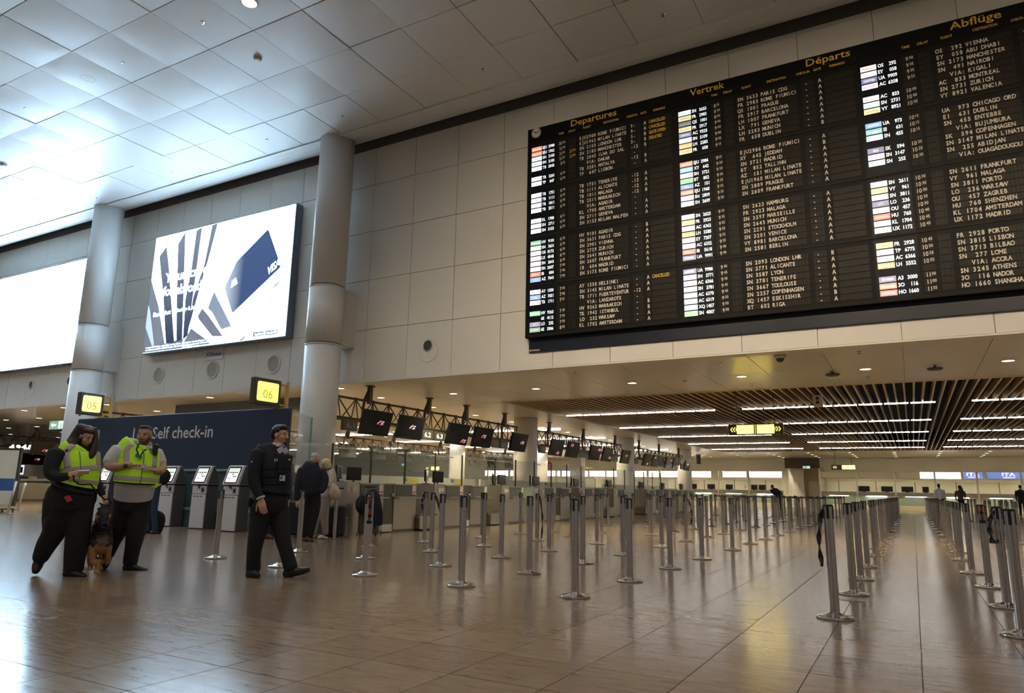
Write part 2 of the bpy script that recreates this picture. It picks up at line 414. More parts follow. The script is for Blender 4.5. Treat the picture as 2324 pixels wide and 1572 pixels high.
mb = MB(); prof = [(13.90, 11.06), (14.0, 11.055), (14.25, 11.07), (14.5, 11.12), (14.75, 11.21), (14.95, 11.31), (15.08, 11.42), (15.12, 11.46), (15.12, 11.8), (13.9, 11.8)]
mb.prism(prof, lambda a, b2: (-60, a, b2), lambda a, b2: (22, a, b2))
tag(mb.build('trim_1', 'ceil_tile'), kind='structure')
# main hall enclosure: wall on the far left and behind
tag(box('wall_left', 'white_paint', -60.3, -60, -16, 66, 0, 12), kind='structure')

# ---- low ceiling over the check-in hall
LZ = 4.0
lc = tag(box('ceiling_low', 'void_black', -72, 26, WY + .3, 66, 5.2, 5.4), kind='structure')
pan = MB().box(.005, 1.495, .005, 2.795, 0, .04).mesh('ceiling_panel'); pan.materials.append(MAT['low_ceiling'])
for i in range(-32, 9):
    for j in range(2): share('ceiling_panel', pan, (0.06 + 1.5 * i, 15.30 + 2.8 * j, LZ), lc)
box('panel_backing', 'low_gap', -60, 26, 15.3, 20.9, LZ + .04, LZ + .12, lc)
pl = MB()
y = 20.92
while y < 64.9:
    pl.box(-60, -12.15 if y < 53.2 else 26, y, y + .298, LZ, LZ + .05); y += .305
tag(pl.build('ceiling_planks', 'low_ceiling', lc), kind='stuff')
box('plank_backing', 'low_gap', -60, -12.15, 20.9, 64.9, LZ + .05, LZ + .12, lc)
box('far_backing', 'low_gap', -12.15, 26, 53.2, 64.9, LZ + .05, LZ + .12, lc)
for nm, a in (('edge_strip', (-12.17, -12.09, 20.9, 53.2)), ('edge_strip', (-12.15, 26, 20.88, 20.94)), ('edge_strip', (-12.15, 26, 53.15, 53.21))):
    box(nm, 'lit_slat_and_trim', a[0], a[1], a[2], a[3], LZ - .03, LZ + .30, lc)
# slats running away from the hall, a dark void above them
sl = MB().box(-.024, .024, 20.95, 53.15, 0, .20)
sme = sl.mesh('slat'); sme.materials.append(MAT['slat_wood']); sme.materials.append(MAT['lit_slat_and_trim']); sme.polygons[0].material_index = 1  # underside face takes the lit cream colour
for i in range(118): share('slat', sme, (-11.98 + .24 * i, 0, LZ - .01), lc)
# ---- far and side walls
fwall = tag(box('wall_far', 'far_wall', -60, 26, 63.3, 63.6, 0, 5.2), kind='structure')
tag(box('wall_right', 'white_paint', 22, 22.3, WY + .4, 66, 0, 5.2), kind='structure')
# passage in the far wall with a dark lintel
pw = tag(MB().box(-8.75, -6.2, 60.2, 60.4, 3.05, 3.85).build('door_1', 'brown_dark'), kind='structure')
box('passage_side', 'beige_wall', -6.3, -6.2, 60.2, 63.3, 0, 3.05, pw)
box('passage_back', 'beige_wall', -7.6, -6.3, 62.6, 62.7, 0, 3.05, pw)
box('passage_panel', 'white_paint', -8.75, -7.6, 61.9, 62.0, 0, 3.05, pw)
box('passage_leaf', 'far_wall', -7.35, -6.4, 62.5, 62.6, 0, 2.1, pw)
box('passage_head', 'beige_wall', -8.75, -6.2, 60.4, 63.3, 3.05, 3.15, pw)

# ---- columns (1 m shafts on an 11.33 x 12 m grid)
def column(x, y, hgt, label, main):
    t = thing('column', label, 'column', (x, y, 0), 0, 'round white columns')
    R = 0.5
    if main:
        MB().lathe([(R, 0), (R, 4.90)], n=40).build('shaft', 'column_paint', t, True)
        MB().lathe([(R - .03, 4.90), (R - .03, 4.95)], n=40).build('groove', 'wall_gap', t, True)
        MB().lathe([(R, 4.95), (R, 6.56)], n=40).build('shaft', 'column_paint', t, True)
        MB().lathe([(R - .03, 6.56), (R - .03, 6.61)], n=40).build('groove', 'wall_gap', t, True)
        MB().lathe([(R, 6.61), (R, 11.4)], n=40).build('shaft', 'column_paint', t, True)
        MB().lathe([(R + .002, 4.865), (R + .012, 4.87), (R + .012, 4.895), (R + .002, 4.90)], n=40).build('ring', 'column_paint', t, True)
        MB().lathe([(R + .002, 6.525), (R + .012, 6.53), (R + .012, 6.555), (R + .002, 6.56)], n=40).build('ring', 'column_paint', t, True)
        box('wall_bracket', 'column_paint', -.24, .24, .30, 1.0, 5.0, 6.62, t)
    else:
        MB().lathe([(R, 0), (R, hgt)], n=36).build('shaft', 'column_paint', t, True)
        MB().lathe([(R + .012, 0), (R + .012, .12)], n=36).build('plinth', 'steel', t, True)
    return t
column(-14.10, 14.25, 11.4, 'tall white column beside the sign numbered 06', True)
column(-25.48, 14.25, 11.4, 'tall white column behind the sign numbered 05', True)
for x, nm in ((-14.05, 'the front check-in desks'), (-25.45, 'the second check-in row')):
    for k in range(3):
        column(x, 26.25 + 12 * k, 4.0, 'white round column, %s along %s' % (ORD[k], nm), False)
# grey square pier further back
t = tag(MB().cbox(-20.4, -19.6, 44.6, 45.4, 0, 3.99, .02).build('pier', 'steel_dark'), 'grey metal-clad square pier behind the far desks', 'pier')

# ---- air nozzles in the high wall
def nozzle(x, z, dark, label):
    t = thing('air_nozzle', label, 'air vent', (x, WY - .006, z), 0, 'round air nozzles along the high wall')
    if dark:
        MB().lathe([(.325, 0), (.325, -.012), (.315, -.018), (.0, -.018)][::-1], n=32, axis='y').build('cover_plate', 'white_paint', t)
        MB().lathe([(.165, -.018), (.165, -.05), (.145, -.05), (.145, -.022)], (-.0, 0, .13), 28, 'y').build('nozzle_ring', 'white_paint', t, True)
        MB().lathe([(.146, -.024), (.0, -.021)], (0, 0, .13), 28, 'y').build('opening', 'device_dark', t)
        for a in range(4): MB().lathe([(.012, -.018), (.012, -.024)], (.27 * math.cos(a * PI / 2 + .6), 0, .27 * math.sin(a * PI / 2 + .6)), 8, 'y').build('screw', 'steel', t)
    else:
        MB().lathe([(.30, 0), (.30, -.03), (.285, -.045), (.262, -.045), (.25, -.03), (.25, -.004)], n=32, axis='y').build('rim', 'white_paint', t, True)
        MB().lathe([(.25, -.006), (.0, -.004)], n=32, axis='y').build('opening', 'wall_gap', t)
for x, z, d, lb in ((-11.2, 4.71, 1, 'round white air nozzle with tilted dark opening right of the tall column'), (-17.12, 4.75, 0, 'round air nozzle under the right end of the card advert'),
                    (-19.99, 4.76, 0, 'round air nozzle below the small advertiser plate'), (-22.82, 4.75, 0, 'round air nozzle under the left end of the card advert'),
                    (-28.35, 4.75, 1, 'round air nozzle half hidden by the left tall column'), (-31.09, 4.75, 1, 'round air nozzle below the blank white screen')):
    nozzle(x, z, d, lb)

# ---- lamps in the high ceiling
def spot_data(nm, e, col, deg, blend):
    ld = bpy.data.lights.new(nm, 'SPOT'); ld.energy = e; ld.color = col; ld.spot_size = math.radians(deg); ld.spot_blend = blend; ld.shadow_soft_size = .10; return ld
HALL_L, DOWN_L = spot_data('lamp_light', W_HALL, NEUT, 130, .6), spot_data('lamp_light', W_DOWN, WARM, 140, .5)
def lamp_in(o, ld, z): l = bpy.data.objects.new('lamp_light', ld); COL.objects.link(l); l.parent = o; l.location = (0, 0, z)
def hall_lamp(x, y, label, group=None):
    o = MB().lathe([(.19, .01), (.19, -.028), (.15, -.032), (.15, -.01)], n=24).build('ceiling_lamp', 'lamp_ring')
    o.location = (x, y, CZ - .005); tag(o, label, 'ceiling lamp', group)
    MB().lathe([(.148, -.012), (.148, -.026)], n=24).build('diffuser', 'hall_lamp', o); lamp_in(o, HALL_L, -.04)
hall_lamp(-11.45, 8.70, 'bright round lamp in the high ceiling at the top edge')
hall_lamp(-17.43, 8.75, 'bright round lamp in the high ceiling above the left column')
for i in range(-4, 4):
    for y in (8.72, 2.7, -3.3, -9.3):
        x = -11.45 + 6 * i
        if not in_view(x, y, CZ, 20): hall_lamp(x, y, 'round lamp in the high ceiling outside the picture', 'hall lamps out of view')
def sprinkler(x, y, z, label, group):
    t = thing('sprinkler', label, 'sprinkler', (x, y, z), 0, group)
    MB().lathe([(.045, 0), (.045, -.008), (.02, -.012)], n=14).build('escutcheon', 'chrome', t)
    MB().tube((0, 0, -.008), (0, 0, -.05), .012, n=8).build('stem', 'chrome', t)
    MB().lathe([(.03, -.05), (.034, -.055), (.0, -.058)], n=12).build('deflector', 'chrome', t)
k = .9653
spr = [(-13.38, 8.98, 'above the bright edge lamp'), (-16.51, 9.05, 'between the two round lamps'), (-21.12, 9.07, 'near the upper left edge'), (-16.48, 13.63, 'above the card advert'),
       (-13.35, 13.59, 'above the tall column'), (-21.19, 13.74, 'above the left part of the card advert'), (-25.8, 13.86, 'above the left tall column'), (-8.63, 13.56, 'left of the departures board'), (-3.98, 13.65, 'above the departures board')]
for x, y, lb in spr: sprinkler(x * k, y * k, CZ, 'small ceiling sprinkler ' + lb, 'sprinklers in the high ceiling')
for x, y, lb in ((-13.34, 10.54, 'white smoke detector in the high ceiling right of the edge lamp'), (-25.76, 10.73, 'white smoke detector in the high ceiling at the left edge')):
    o = MB().lathe([(.10, 0), (.10, -.03), (.085, -.035), (.085, -.07), (.06, -.085), (.0, -.085)], n=20).build('smoke_detector', 'device_white', None, True)
    o.location = (x * k, y * k, CZ); tag(o, lb, 'detector')
    MB().lathe([(.086, -.045), (.086, -.055)], n=20).build('sensor_slot', 'device_dark', o)

# ---- lamps in the low ceiling
dl = MB().lathe([(.145, .0), (.145, -.012), (.12, -.014), (.12, -.004)], n=18); dl_me = dl.mesh('ceiling_downlight'); dl_me.materials.append(MAT['lamp_ring'])
df_me = MB().lathe([(.118, -.006), (.118, -.011)], n=18).mesh('diffuser'); df_me.materials.append(MAT['down_warm'])
def downlight(x, y, label, group):
    o = share('ceiling_downlight', dl_me, (x, y, LZ), None); tag(o, label, 'ceiling lamp', group); share('diffuser', df_me, (0, 0, 0), o)
    if x > -36 and (y < 54 or round(y * 10) in (554, 603)): lamp_in(o, DOWN_L, -.03)
for k2, x in enumerate((-12.5, -9.55, -6.55, -3.6, -.75, 2.05)):
    downlight(x, 18.45, 'round downlight, %s from the left in the row before the slatted ceiling' % ORD[k2], 'downlights before the slatted ceiling')
for x in (5.0, 8.0, 11.0): downlight(x, 18.45, 'round downlight before the slatted ceiling outside the picture', 'downlights out of view')
for i in range(13):
    for j in range(15):
        x, y = -15.4 - 3.0 * i, 15.95 + 2.75 * j if False else 18.4 + 3.0 * j
        if y < 62 and not any(abs(x - cx) < .8 and abs(y - 26.25 - 12 * q) < .8 for cx in (-14.05, -25.45) for q in range(3)):
            downlight(x, y, 'small downlight over the desks, %s row back, %s from the front truss' % (ORD[j], ORD[i]), 'downlights over the check-in desks')
for x in (-15.1, -18.1, -21.1, -27.1, -30.1, -33.1): downlight(x, 16.1, 'round downlight, %s from the tall column in the row just behind the high wall' % ORD[int((-15.1 - x) / 3 + .1)], 'downlights just behind the high wall')
for i in range(-14, 7):
    for q, y in enumerate((55.4, 57.8, 60.3, 62.4)): downlight(-.9 + 2.75 * i, y, 'tiny downlight before the far counters, %s row back, %s from the left' % (ORD[q], ORD[i + 14]), 'downlights before the far counters')
seg = MB().box(0, .68, -.03, .03, -.035, 0).mesh('lamp_segment'); seg.materials.append(MAT['led_line'])
def led(x, y, n, label):
    t = thing('linear_light', label, 'light', (x, y, LZ - .012), 0, 'rows of linear lights')
    box('rail', 'device_dark', -.1, n * .744, -.02, .02, 0, .02, t)
    for k3 in range(n): share('lamp_segment', seg, (k3 * .744, 0, 0), t)
for r, y in enumerate((25.7, 31.7, 37.65, 43.7, 49.6)):
    for g in range(4): led(-11.9 + 6.86 * g, y, 8, 'row of white light bars under the slats, %s row, %s from the left' % (ORD[r], ORD[g]))
    if r:
        for g in range(4): led(-20.9 - 9.6 * g, y, 8, 'row of white light bars over the desks, %s row back, %s from the front desks' % (ORD[r - 1], ORD[g]))

# unseen spotlights added on the high ceiling to warm the wall round the board
def added_washer(x, y, aim, e, label):
    t = thing('added_wall_washer', label, 'spotlight', (x, y, CZ - .02), 0, 'added wall-washing spotlights'); MB().tube((0, 0, 0), (0, 0, -.12), .03).build('mount', 'device_dark', t)
    d = (Vector(aim) - Vector((x, y, CZ - .2))).normalized(); MB().tube(Vector((0, 0, -.2)) - d * .12, Vector((0, 0, -.2)) + d * .12, .09, .11, 16).build('housing', 'device_dark', t)
    ld = bpy.data.lights.new('spot', 'SPOT'); ld.energy = e; ld.color = (1.0, .80, .55); ld.spot_size = math.radians(62); ld.spot_blend = 1.0; ld.shadow_soft_size = .12
    lo = bpy.data.objects.new('spot', ld); COL.objects.link(lo); lo.parent = t; lo.location = Vector((0, 0, -.2)) + d * .13; lo.rotation_euler = d.to_track_quat('-Z', 'Y').to_euler()
for n2, (x, ax) in enumerate(((-5.5, -7.0), (-.5, -2.5), (4.5, 1.5))): added_washer(x, 2.5, (ax, 15.2, 4.6), W_WASH, 'added unseen wall-washing spotlight on the high ceiling, %s from the left' % ORD[n2])

# small ceiling devices by the opening
def dev(px, label, cat, kind):
    p = onZ(*px, LZ); t = thing(kind, label, cat, (p.x, p.y, LZ))
    if kind == 'dome_camera':
        MB().lathe([(.13, 0), (.13, -.05), (.11, -.07)], n=20).build('housing', 'device_white', t, True)
        MB().ell((0, 0, -.075), .085, .085, .08, n=16).build('dome', 'device_dark', t, True)
    elif kind == 'wireless_antenna':
        MB().tube((0, 0, 0), (0, 0, -.06), .03).build('mount', 'device_dark', t)
        MB().lathe([(.16, -.06), (.17, -.08), (.13, -.11), (.0, -.11)], n=20).build('shell', 'device_dark', t, True)
    elif kind == 'loudspeaker':
        MB().tube((0, 0, .2), (0, 0, -.05), .02).build('stem', 'device_dark', t)
        MB().cbox(-.13, .13, -.12, .12, -.40, -.05, .02).build('cabinet', 'device_white', t)
        MB().lathe([(.05, -.121), (.0, -.125)], (.0, 0, -.15), 12, 'y').build('cone', 'device_dark', t)
        MB().lathe([(.05, -.121), (.0, -.125)], (.0, 0, -.27), 12, 'y').build('cone', 'device_dark', t)
    else:
        MB().lathe([(.06, 0), (.06, -.03), (.04, -.05), (.0, -.05)], n=14).build('shell', 'device_white', t)
dev((1770, 806), 'white dome camera under the edge of the high wall', 'camera', 'dome_camera')
dev((1889, 843), 'flat dark antenna dish before the slats, left one', 'antenna', 'wireless_antenna')
dev((2121, 829), 'flat dark antenna dish before the slats, right one', 'antenna', 'wireless_antenna')
dev((1855, 893), 'white twin loudspeaker hanging among the slats', 'loudspeaker', 'loudspeaker')
dev((1553, 863), 'small white detector left of the yellow glow', 'detector', 'detector')
for n2, px in enumerate(((1305, 845), (1421, 888), (1634, 822), (1707, 870), (1950, 797), (1969, 854))):
    p = onZ(*px, LZ); sprinkler(p.x, p.y, LZ, 'small sprinkler in the low ceiling, %s from the left before the slats' % ORD[n2], 'sprinklers in the low ceiling')
# ================================================================== DEPARTURES BOARD
BY = 15.03
bd = thing('departure_board', 'huge black split-flap departures board on the high wall', 'departure board', (-8.09, BY, 4.39))
def W(mb, name, m, parent, smooth=False): return mb.build(name, m, parent, smooth, world=True)
XR = 4.6
W(MB().box(-8.09, XR, BY + .01, WY - .006, 4.73, 10.34), 'case', 'board_frame', bd)
W(MB().box(-8.07, XR, WY - .06, WY - .006, 4.39, 4.73), 'lower_panel', 'navy_panel', bd)
W(MB().box(-8.09, XR, BY - .004, BY + .012, 9.92, 10.34), 'header_panel', 'board_black', bd)
for a in (-8.09, XR - .05): W(MB().box(a, a + .05, BY - .012, BY + .012, 4.73, 10.34), 'frame_bar', 'board_frame', bd)
W(MB().box(-8.09, XR, BY - .012, BY + .012, 4.73, 4.77), 'frame_bar', 'board_frame', bd)
TY = BY - .010
mb = MB()
for s, x0, x1 in (('Departures', -6.85, -5.62), ('Vertrek', -3.80, -3.01), ('Départs', -1.27, -.40), ('Abflüge', 1.39, 2.24)):
    put_text(mb, s, (x0, TY, 10.135), UX, UZ, .165, width=x1 - x0, bold=.012)
W(mb, 'title_lettering', 'head_yellow', bd)
mb = MB()
for t0 in (-7.97, -4.09, -.24):
    for s, a, b2 in (('TIME', .77, .92), ('DELAY', 1.05, 1.25), ('FLIGHT', 1.46, 1.66), ('DESTINATION', 2.0, 2.40), ('CHECK-IN', 2.61, 2.88), ('GATE', 2.96, 3.11), ('REMARKS', 3.28, 3.57)):
        if t0 + b2 < XR: put_text(mb, s, (t0 + a, TY, 9.985), UX, UZ, .055, width=b2 - a, bold=.02)
W(mb, 'column_lettering', 'head_yellow', bd)
# clock at the upper left corner
ck = W(MB().lathe([(.135, 0), (.135, -.02), (.0, -.02)], (-7.84, BY - .004, 10.20), 32, 'y'), 'clock_face', 'paper', bd)
mb = MB()
for i in range(12):
    a = i * PI / 6; d = Vector((math.sin(a), 0, math.cos(a))); c = Vector((-7.84, BY - .026, 10.20)) + d * .112
    mb.obox(c, d.cross(UY) * .005, UY * .001, d * .014)
W(mb, 'hour_marks', 'board_black', ck)
for a, l, w in ((-62, .075, .010), (72, .105, .007)):
    d = Vector((math.sin(math.radians(a)), 0, math.cos(math.radians(a)))); c = Vector((-7.84, BY - .029, 10.20)) + d * (l / 2 - .01)
    W(MB().obox(c, d.cross(UY) * w, UY * .002, d * (l / 2 + .01)), 'clock_hand', 'board_black', ck)
put = MB(); put_text(put, 'CONRAC', (-7.98, WY - .066, 4.42), UX, UZ, .035, bold=.03); put.box(-8.05, -8.0, WY - .066, WY - .064, 4.42, 4.455)
W(put, 'maker_lettering', 'flap_white', bd)

LC = {'o': (0.95, 0.20, 0.06), 'w': (0.84, 0.91, 0.94), 'y': (0.92, 0.78, 0.28), 'n': (0.02, 0.05, 0.30), 'b': (0.02, 0.28, 0.72), 'g': (0.05, 0.55, 0.24), 'r': (0.75, 0.03, 0.06), 'a': (0.90, 0.42, 0.06),
      't': (0.02, 0.48, 0.48), 'c': (0.10, 0.55, 0.75), 'd': (0.01, 0.22, 0.12), 'k': (0.01, 0.012, 0.03), 'l': (0.28, 0.72, 0.34)}
for k2, c in LC.items(): lamp_mat('airline_' + k2, c, 0.95)
LGT = {'E': ('o', 'easyJet', 'w'), 'S': ('w', 'brussels', 'c'), 'T': ('w', 'TUI', 'r'), 'P': ('w', 'TAP', 'g'), 'K': ('w', 'KLM', 'c'), 'H': ('g', 'transavia', 'w'), 'O': ('w', 'Austrian', 'r'), 'X': ('w', 'SWISS', 'r'),
       'I': ('r', 'IBERIA', 'y'), 'A': ('b', 'ITA', 'w'), 'F': ('w', 'FINNAIR', 'n'), 'L': ('n', 'LOT', 'w'), 'U': ('n', 'UNITED', 'w'), 'R': ('y', 'RYANAIR', 'n'), 'G': ('n', 'AEGEAN', 'w'), 'Q': ('k', 'smartwings', 'b'),
       'h': ('a', 'Lufthansa', 'w'), 'B': ('l', 'airBaltic', 'g'), 'f': ('c', 'flynas', 'w'), 'V': ('y', 'vueling', 'n'), 'e': ('t', 'Aer Lingus', 'w'), 's': ('n', 'SAS', 'w'), 'C': ('w', 'AIR CANADA', 'r'), 'Y': ('w', 'ETIHAD', 'y'),
       'N': ('w', 'Hainan', 'r'), 'J': ('r', 'HAINAN', 'y'), 'Z': ('w', 'AirEuropa', 'c'), '3': ('o', 'Airarabia', 'w'), 'j': ('r', 'JUNEYAO', 'w'), 'd': ('d', 'SAUDIA', 'w'), 'x': ('w', 'SunExpress', 'b'), 'u': ('b', 'UNITED', 'w')}
# rows: logo|code|number|hour|min|delay|flight|destination|check-in|gate|remark
T1 = [['E|EJU|2988|20|50||EJU2988|ROME FIUMICI|9-|A|CANCELLED', 'E|EJU|1962|21|05||EJU1962|MILAN LINATE|9-|A|CANCELLED', 'S|SN|2103|21|10|21 30|SN 2103|LONDON LHR|5-|B|GATE OPEN', 'S|SN|2183|21|15|21 30|SN 2183|MANCHESTER|5-|B|DELAYED',
       'T|TB|2045|5|55||TB 2045|ILHA DO SAL|-12|B|', '||||||   VIA:|DAKAR| -||', 'T|TB|3201|6|00||TB 3201|ANTALYA|-12|B|', 'P|TP|647|6|00||TP  647|LISBON| -|A|'],
      ['T|TB|1751|6|00||TB 1751|TENERIFE|-12|A|', 'T|TB|1111|6|05||TB 1111|ALICANTE|-12|A|', 'T|TB|1011|6|05||TB 1011|MALAGA|-12|A|', 'T|TB|2511|6|05||TB 2511|MARRAKECH|-12|B|', '||||||   VIA:|AGADIR| -||',
       'K|KL|1700|6|15||KL 1700|AMSTERDAM| -|A|', 'S|SN|2711|6|20||SN 2711|GENEVA| -|A|', 'S|SN|3153|6|20||SN 3153|MILAN MALPEN| -|A|'],
      ['H|HV|9101|6|25||HV 9101|AGADIR| -|B|', 'S|SN|3631|6|30||SN 3631|PARIS CDG| -|A|', 'O|OS|8172|6|30||SN 2901|VIENNA| -|A|', 'X|LX|4545|6|40||SN 2729|ZURICH| -|A|', 'S|SN|2641|6|45||SN 2641|MUNICH| -|A|',
       'S|SN|2607|7|00||SN 2607|FRANKFURT| -|A|', 'I|IB|604|7|00||IB  604|MADRID| -|A|', 'A|AZ|7641|7|00||SN 3175|ROME FIUMICI| -|A|'],
      ['F|AY|1550|7|05||AY 1550|HELSINKI| -|A|CANCELLED', 'A|AZ|7651|7|05||SN 3145|MILAN LINATE| -|A|', 'T|TB|1711|7|15||TB 1711|FUERTEVENTUR|-12|A|', '||||||   VIA:|LANZAROTE| -||', 'H|HV|9263|7|20||HV 9263|MARRAKECH| -|B|',
       '|6E|4112|7|50||TK 1942|ISTANBUL| -|B|', 'L|LO|232|7|50||LO  232|WARSAW| -|A|', 'd|6E|3306|8|05||KL 1702|AMSTERDAM| -|A|']]
T2 = [['S|SN|3633|8|15||SN 3633|PARIS CDG| -|A|', 'R|FR|2983|8|30||FR 2983|ROME FIUMICI| -|A|', 'Q|QS|1001|8|55||QS 1001|PRAGUE| -|A|', 'R|FR|2917|9|00||FR 2917|BARCELONA| -|A|', 'G|AC|9323|9|00||LH 1007|FRANKFURT| -|A|',
       'S|SN|5109|9|00||LX  791|GENEVA| -|A|', 'h|LH|2283|9|05||LH 2283|MUNICH| -|A|', 'R|FR|658|9|10||FR  658|DUBLIN| -|B|'],
      ['E|EJU|2986|9|10||EJU2986|ROME FIUMICI| -|A|', 'f|XY|642|9|20||XY  642|JEDDAH| -|B|', 'S|SN|3721|9|20||SN 3721|MADRID| -|A|', 'B|BT|852|9|20||BT  852|TALLINN| -|A|', 'A|AZ|151|9|25||AZ  151|MILAN LINATE| -|A|',
       'E|EJU|1960|9|25||EJU1960|MILAN LINATE| -|A|', 'S|SN|2809|9|25||SN 2809|PRAGUE| -|A|', 'S|SN|2609|9|30||SN 2609|FRANKFURT| -|A|'],
      ['S|SN|2623|9|35||SN 2623|HAMBURG| -|A|', 'R|FR|2923|9|35||FR 2923|MALAGA| -|A|', 'C|AC|6362|9|35||SN 3597|MARSEILLE| -|A|', 'h|LH|5585|9|35||SN 2643|MUNICH| -|A|', 'Y|EY|7207|9|35||SN 2291|STOCKHOLM| -|A|',
       'C|AC|6332|9|35||SN 3201|VENICE| -|A|', 'I|IB|5618|9|40||VY 8981|BARCELONA| -|A|', 'U|UA|9991|9|40||SN 2581|BERLIN| -|A|'],
      ['U|UA|9986|9|40||SN 2093|LONDON LHR| -|B|', 'S|SN|3771|9|45||SN 3771|ALICANTE| -|A|', 'C|AC|6366|9|45||SN 3587|LYON| -|A|', 'S|SN|3781|9|45||SN 3781|TENERIFE| -|A|', 'C|AC|6370|9|45||SN 3667|TOULOUSE| -|A|',
       'C|AC|6319|9|50||SN 2257|COPENHAGEN| -|A|', 'x|XQ|1457|9|50||XQ 1457|ESKISEHIR| -|B|', 'B|SN|4007|9|50||BT  602|RIGA| -|A|']]
T3 = [['O|OS|292|9|50||OS  292|VIENNA| -|A|', 'Y|EY|058|9|55||EY  058|ABU DHABI| -|B|', 'U|UA|9909|9|55||SN 2173|MANCHESTER| -|B|', 'C|AC|6358|9|55||SN  491|NAIROBI| -|B|', '||||||   VIA:|KIGALI| -||', 'C|AC|833|10|00||AC  833|MONTREAL| -|B|',
       'S|SN|2731|10|00||SN 2731|ZURICH| -|A|', 'V|VY|8921|10|05||VY 8921|VALENCIA| -|A|'],
      ['u|UA|973|10|10||UA  973|CHICAGO ORD| -|B|', 'e|EI|631|10|15||EI  631|DUBLIN| -|B|', 'S|SN|455|10|15||SN  455|ENTEBBE| -|B|', '||||||   VIA:|BUJUMBURA| -||', 's|SK|594|10|20||SK  594|COPENHAGEN| -|A|', 'S|SN|3147|10|25||SN 3147|MILAN LINATE| -|A|',
       'S|SN|255|10|30||SN  255|ABIDJAN| -|B|', '||||||   VIA:|OUAGADOUGOU| -||'],
      ['S|SN|2611|10|30||SN 2611|FRANKFURT| -|A|', 'V|VY|961|10|30||VY  961|MALAGA| -|A|', 'S|SN|3811|10|30||SN 3811|PORTO| -|A|', 'L|LO|236|10|30||LO  236|WARSAW| -|A|', 'N|OU|457|10|30||OU  457|ZAGREB| -|A|', 'J|HU|760|10|40||HU  760|SHENZHEN| -|B|',
       'K|KL|1704|10|45||KL 1704|AMSTERDAM| -|A|', 'Z|UX|1172|10|45||UX 1172|MADRID| -|A|'],
      ['R|FR|2928|10|45||FR 2928|PORTO| -|A|', 'P|TP|6775|10|50||SN 3815|LISBON| -|A|', 'C|AC|6366|10|55||SN 3713|BILBAO| -|A|', 'h|LH|5552|10|55||SN  277|LOME| -|B|', '||||||   VIA:|ACCRA| -||', 'G|A3|3000|11|00||SN 3245|ATHENS| -|A|',
       '3|3O|116|11|00||3O  116|NADOR| -|A|', 'j|HO|1660|11|05||HO 1660|SHANGHAI| -|B|']]
RP = .1385
cell_y = BY - .004
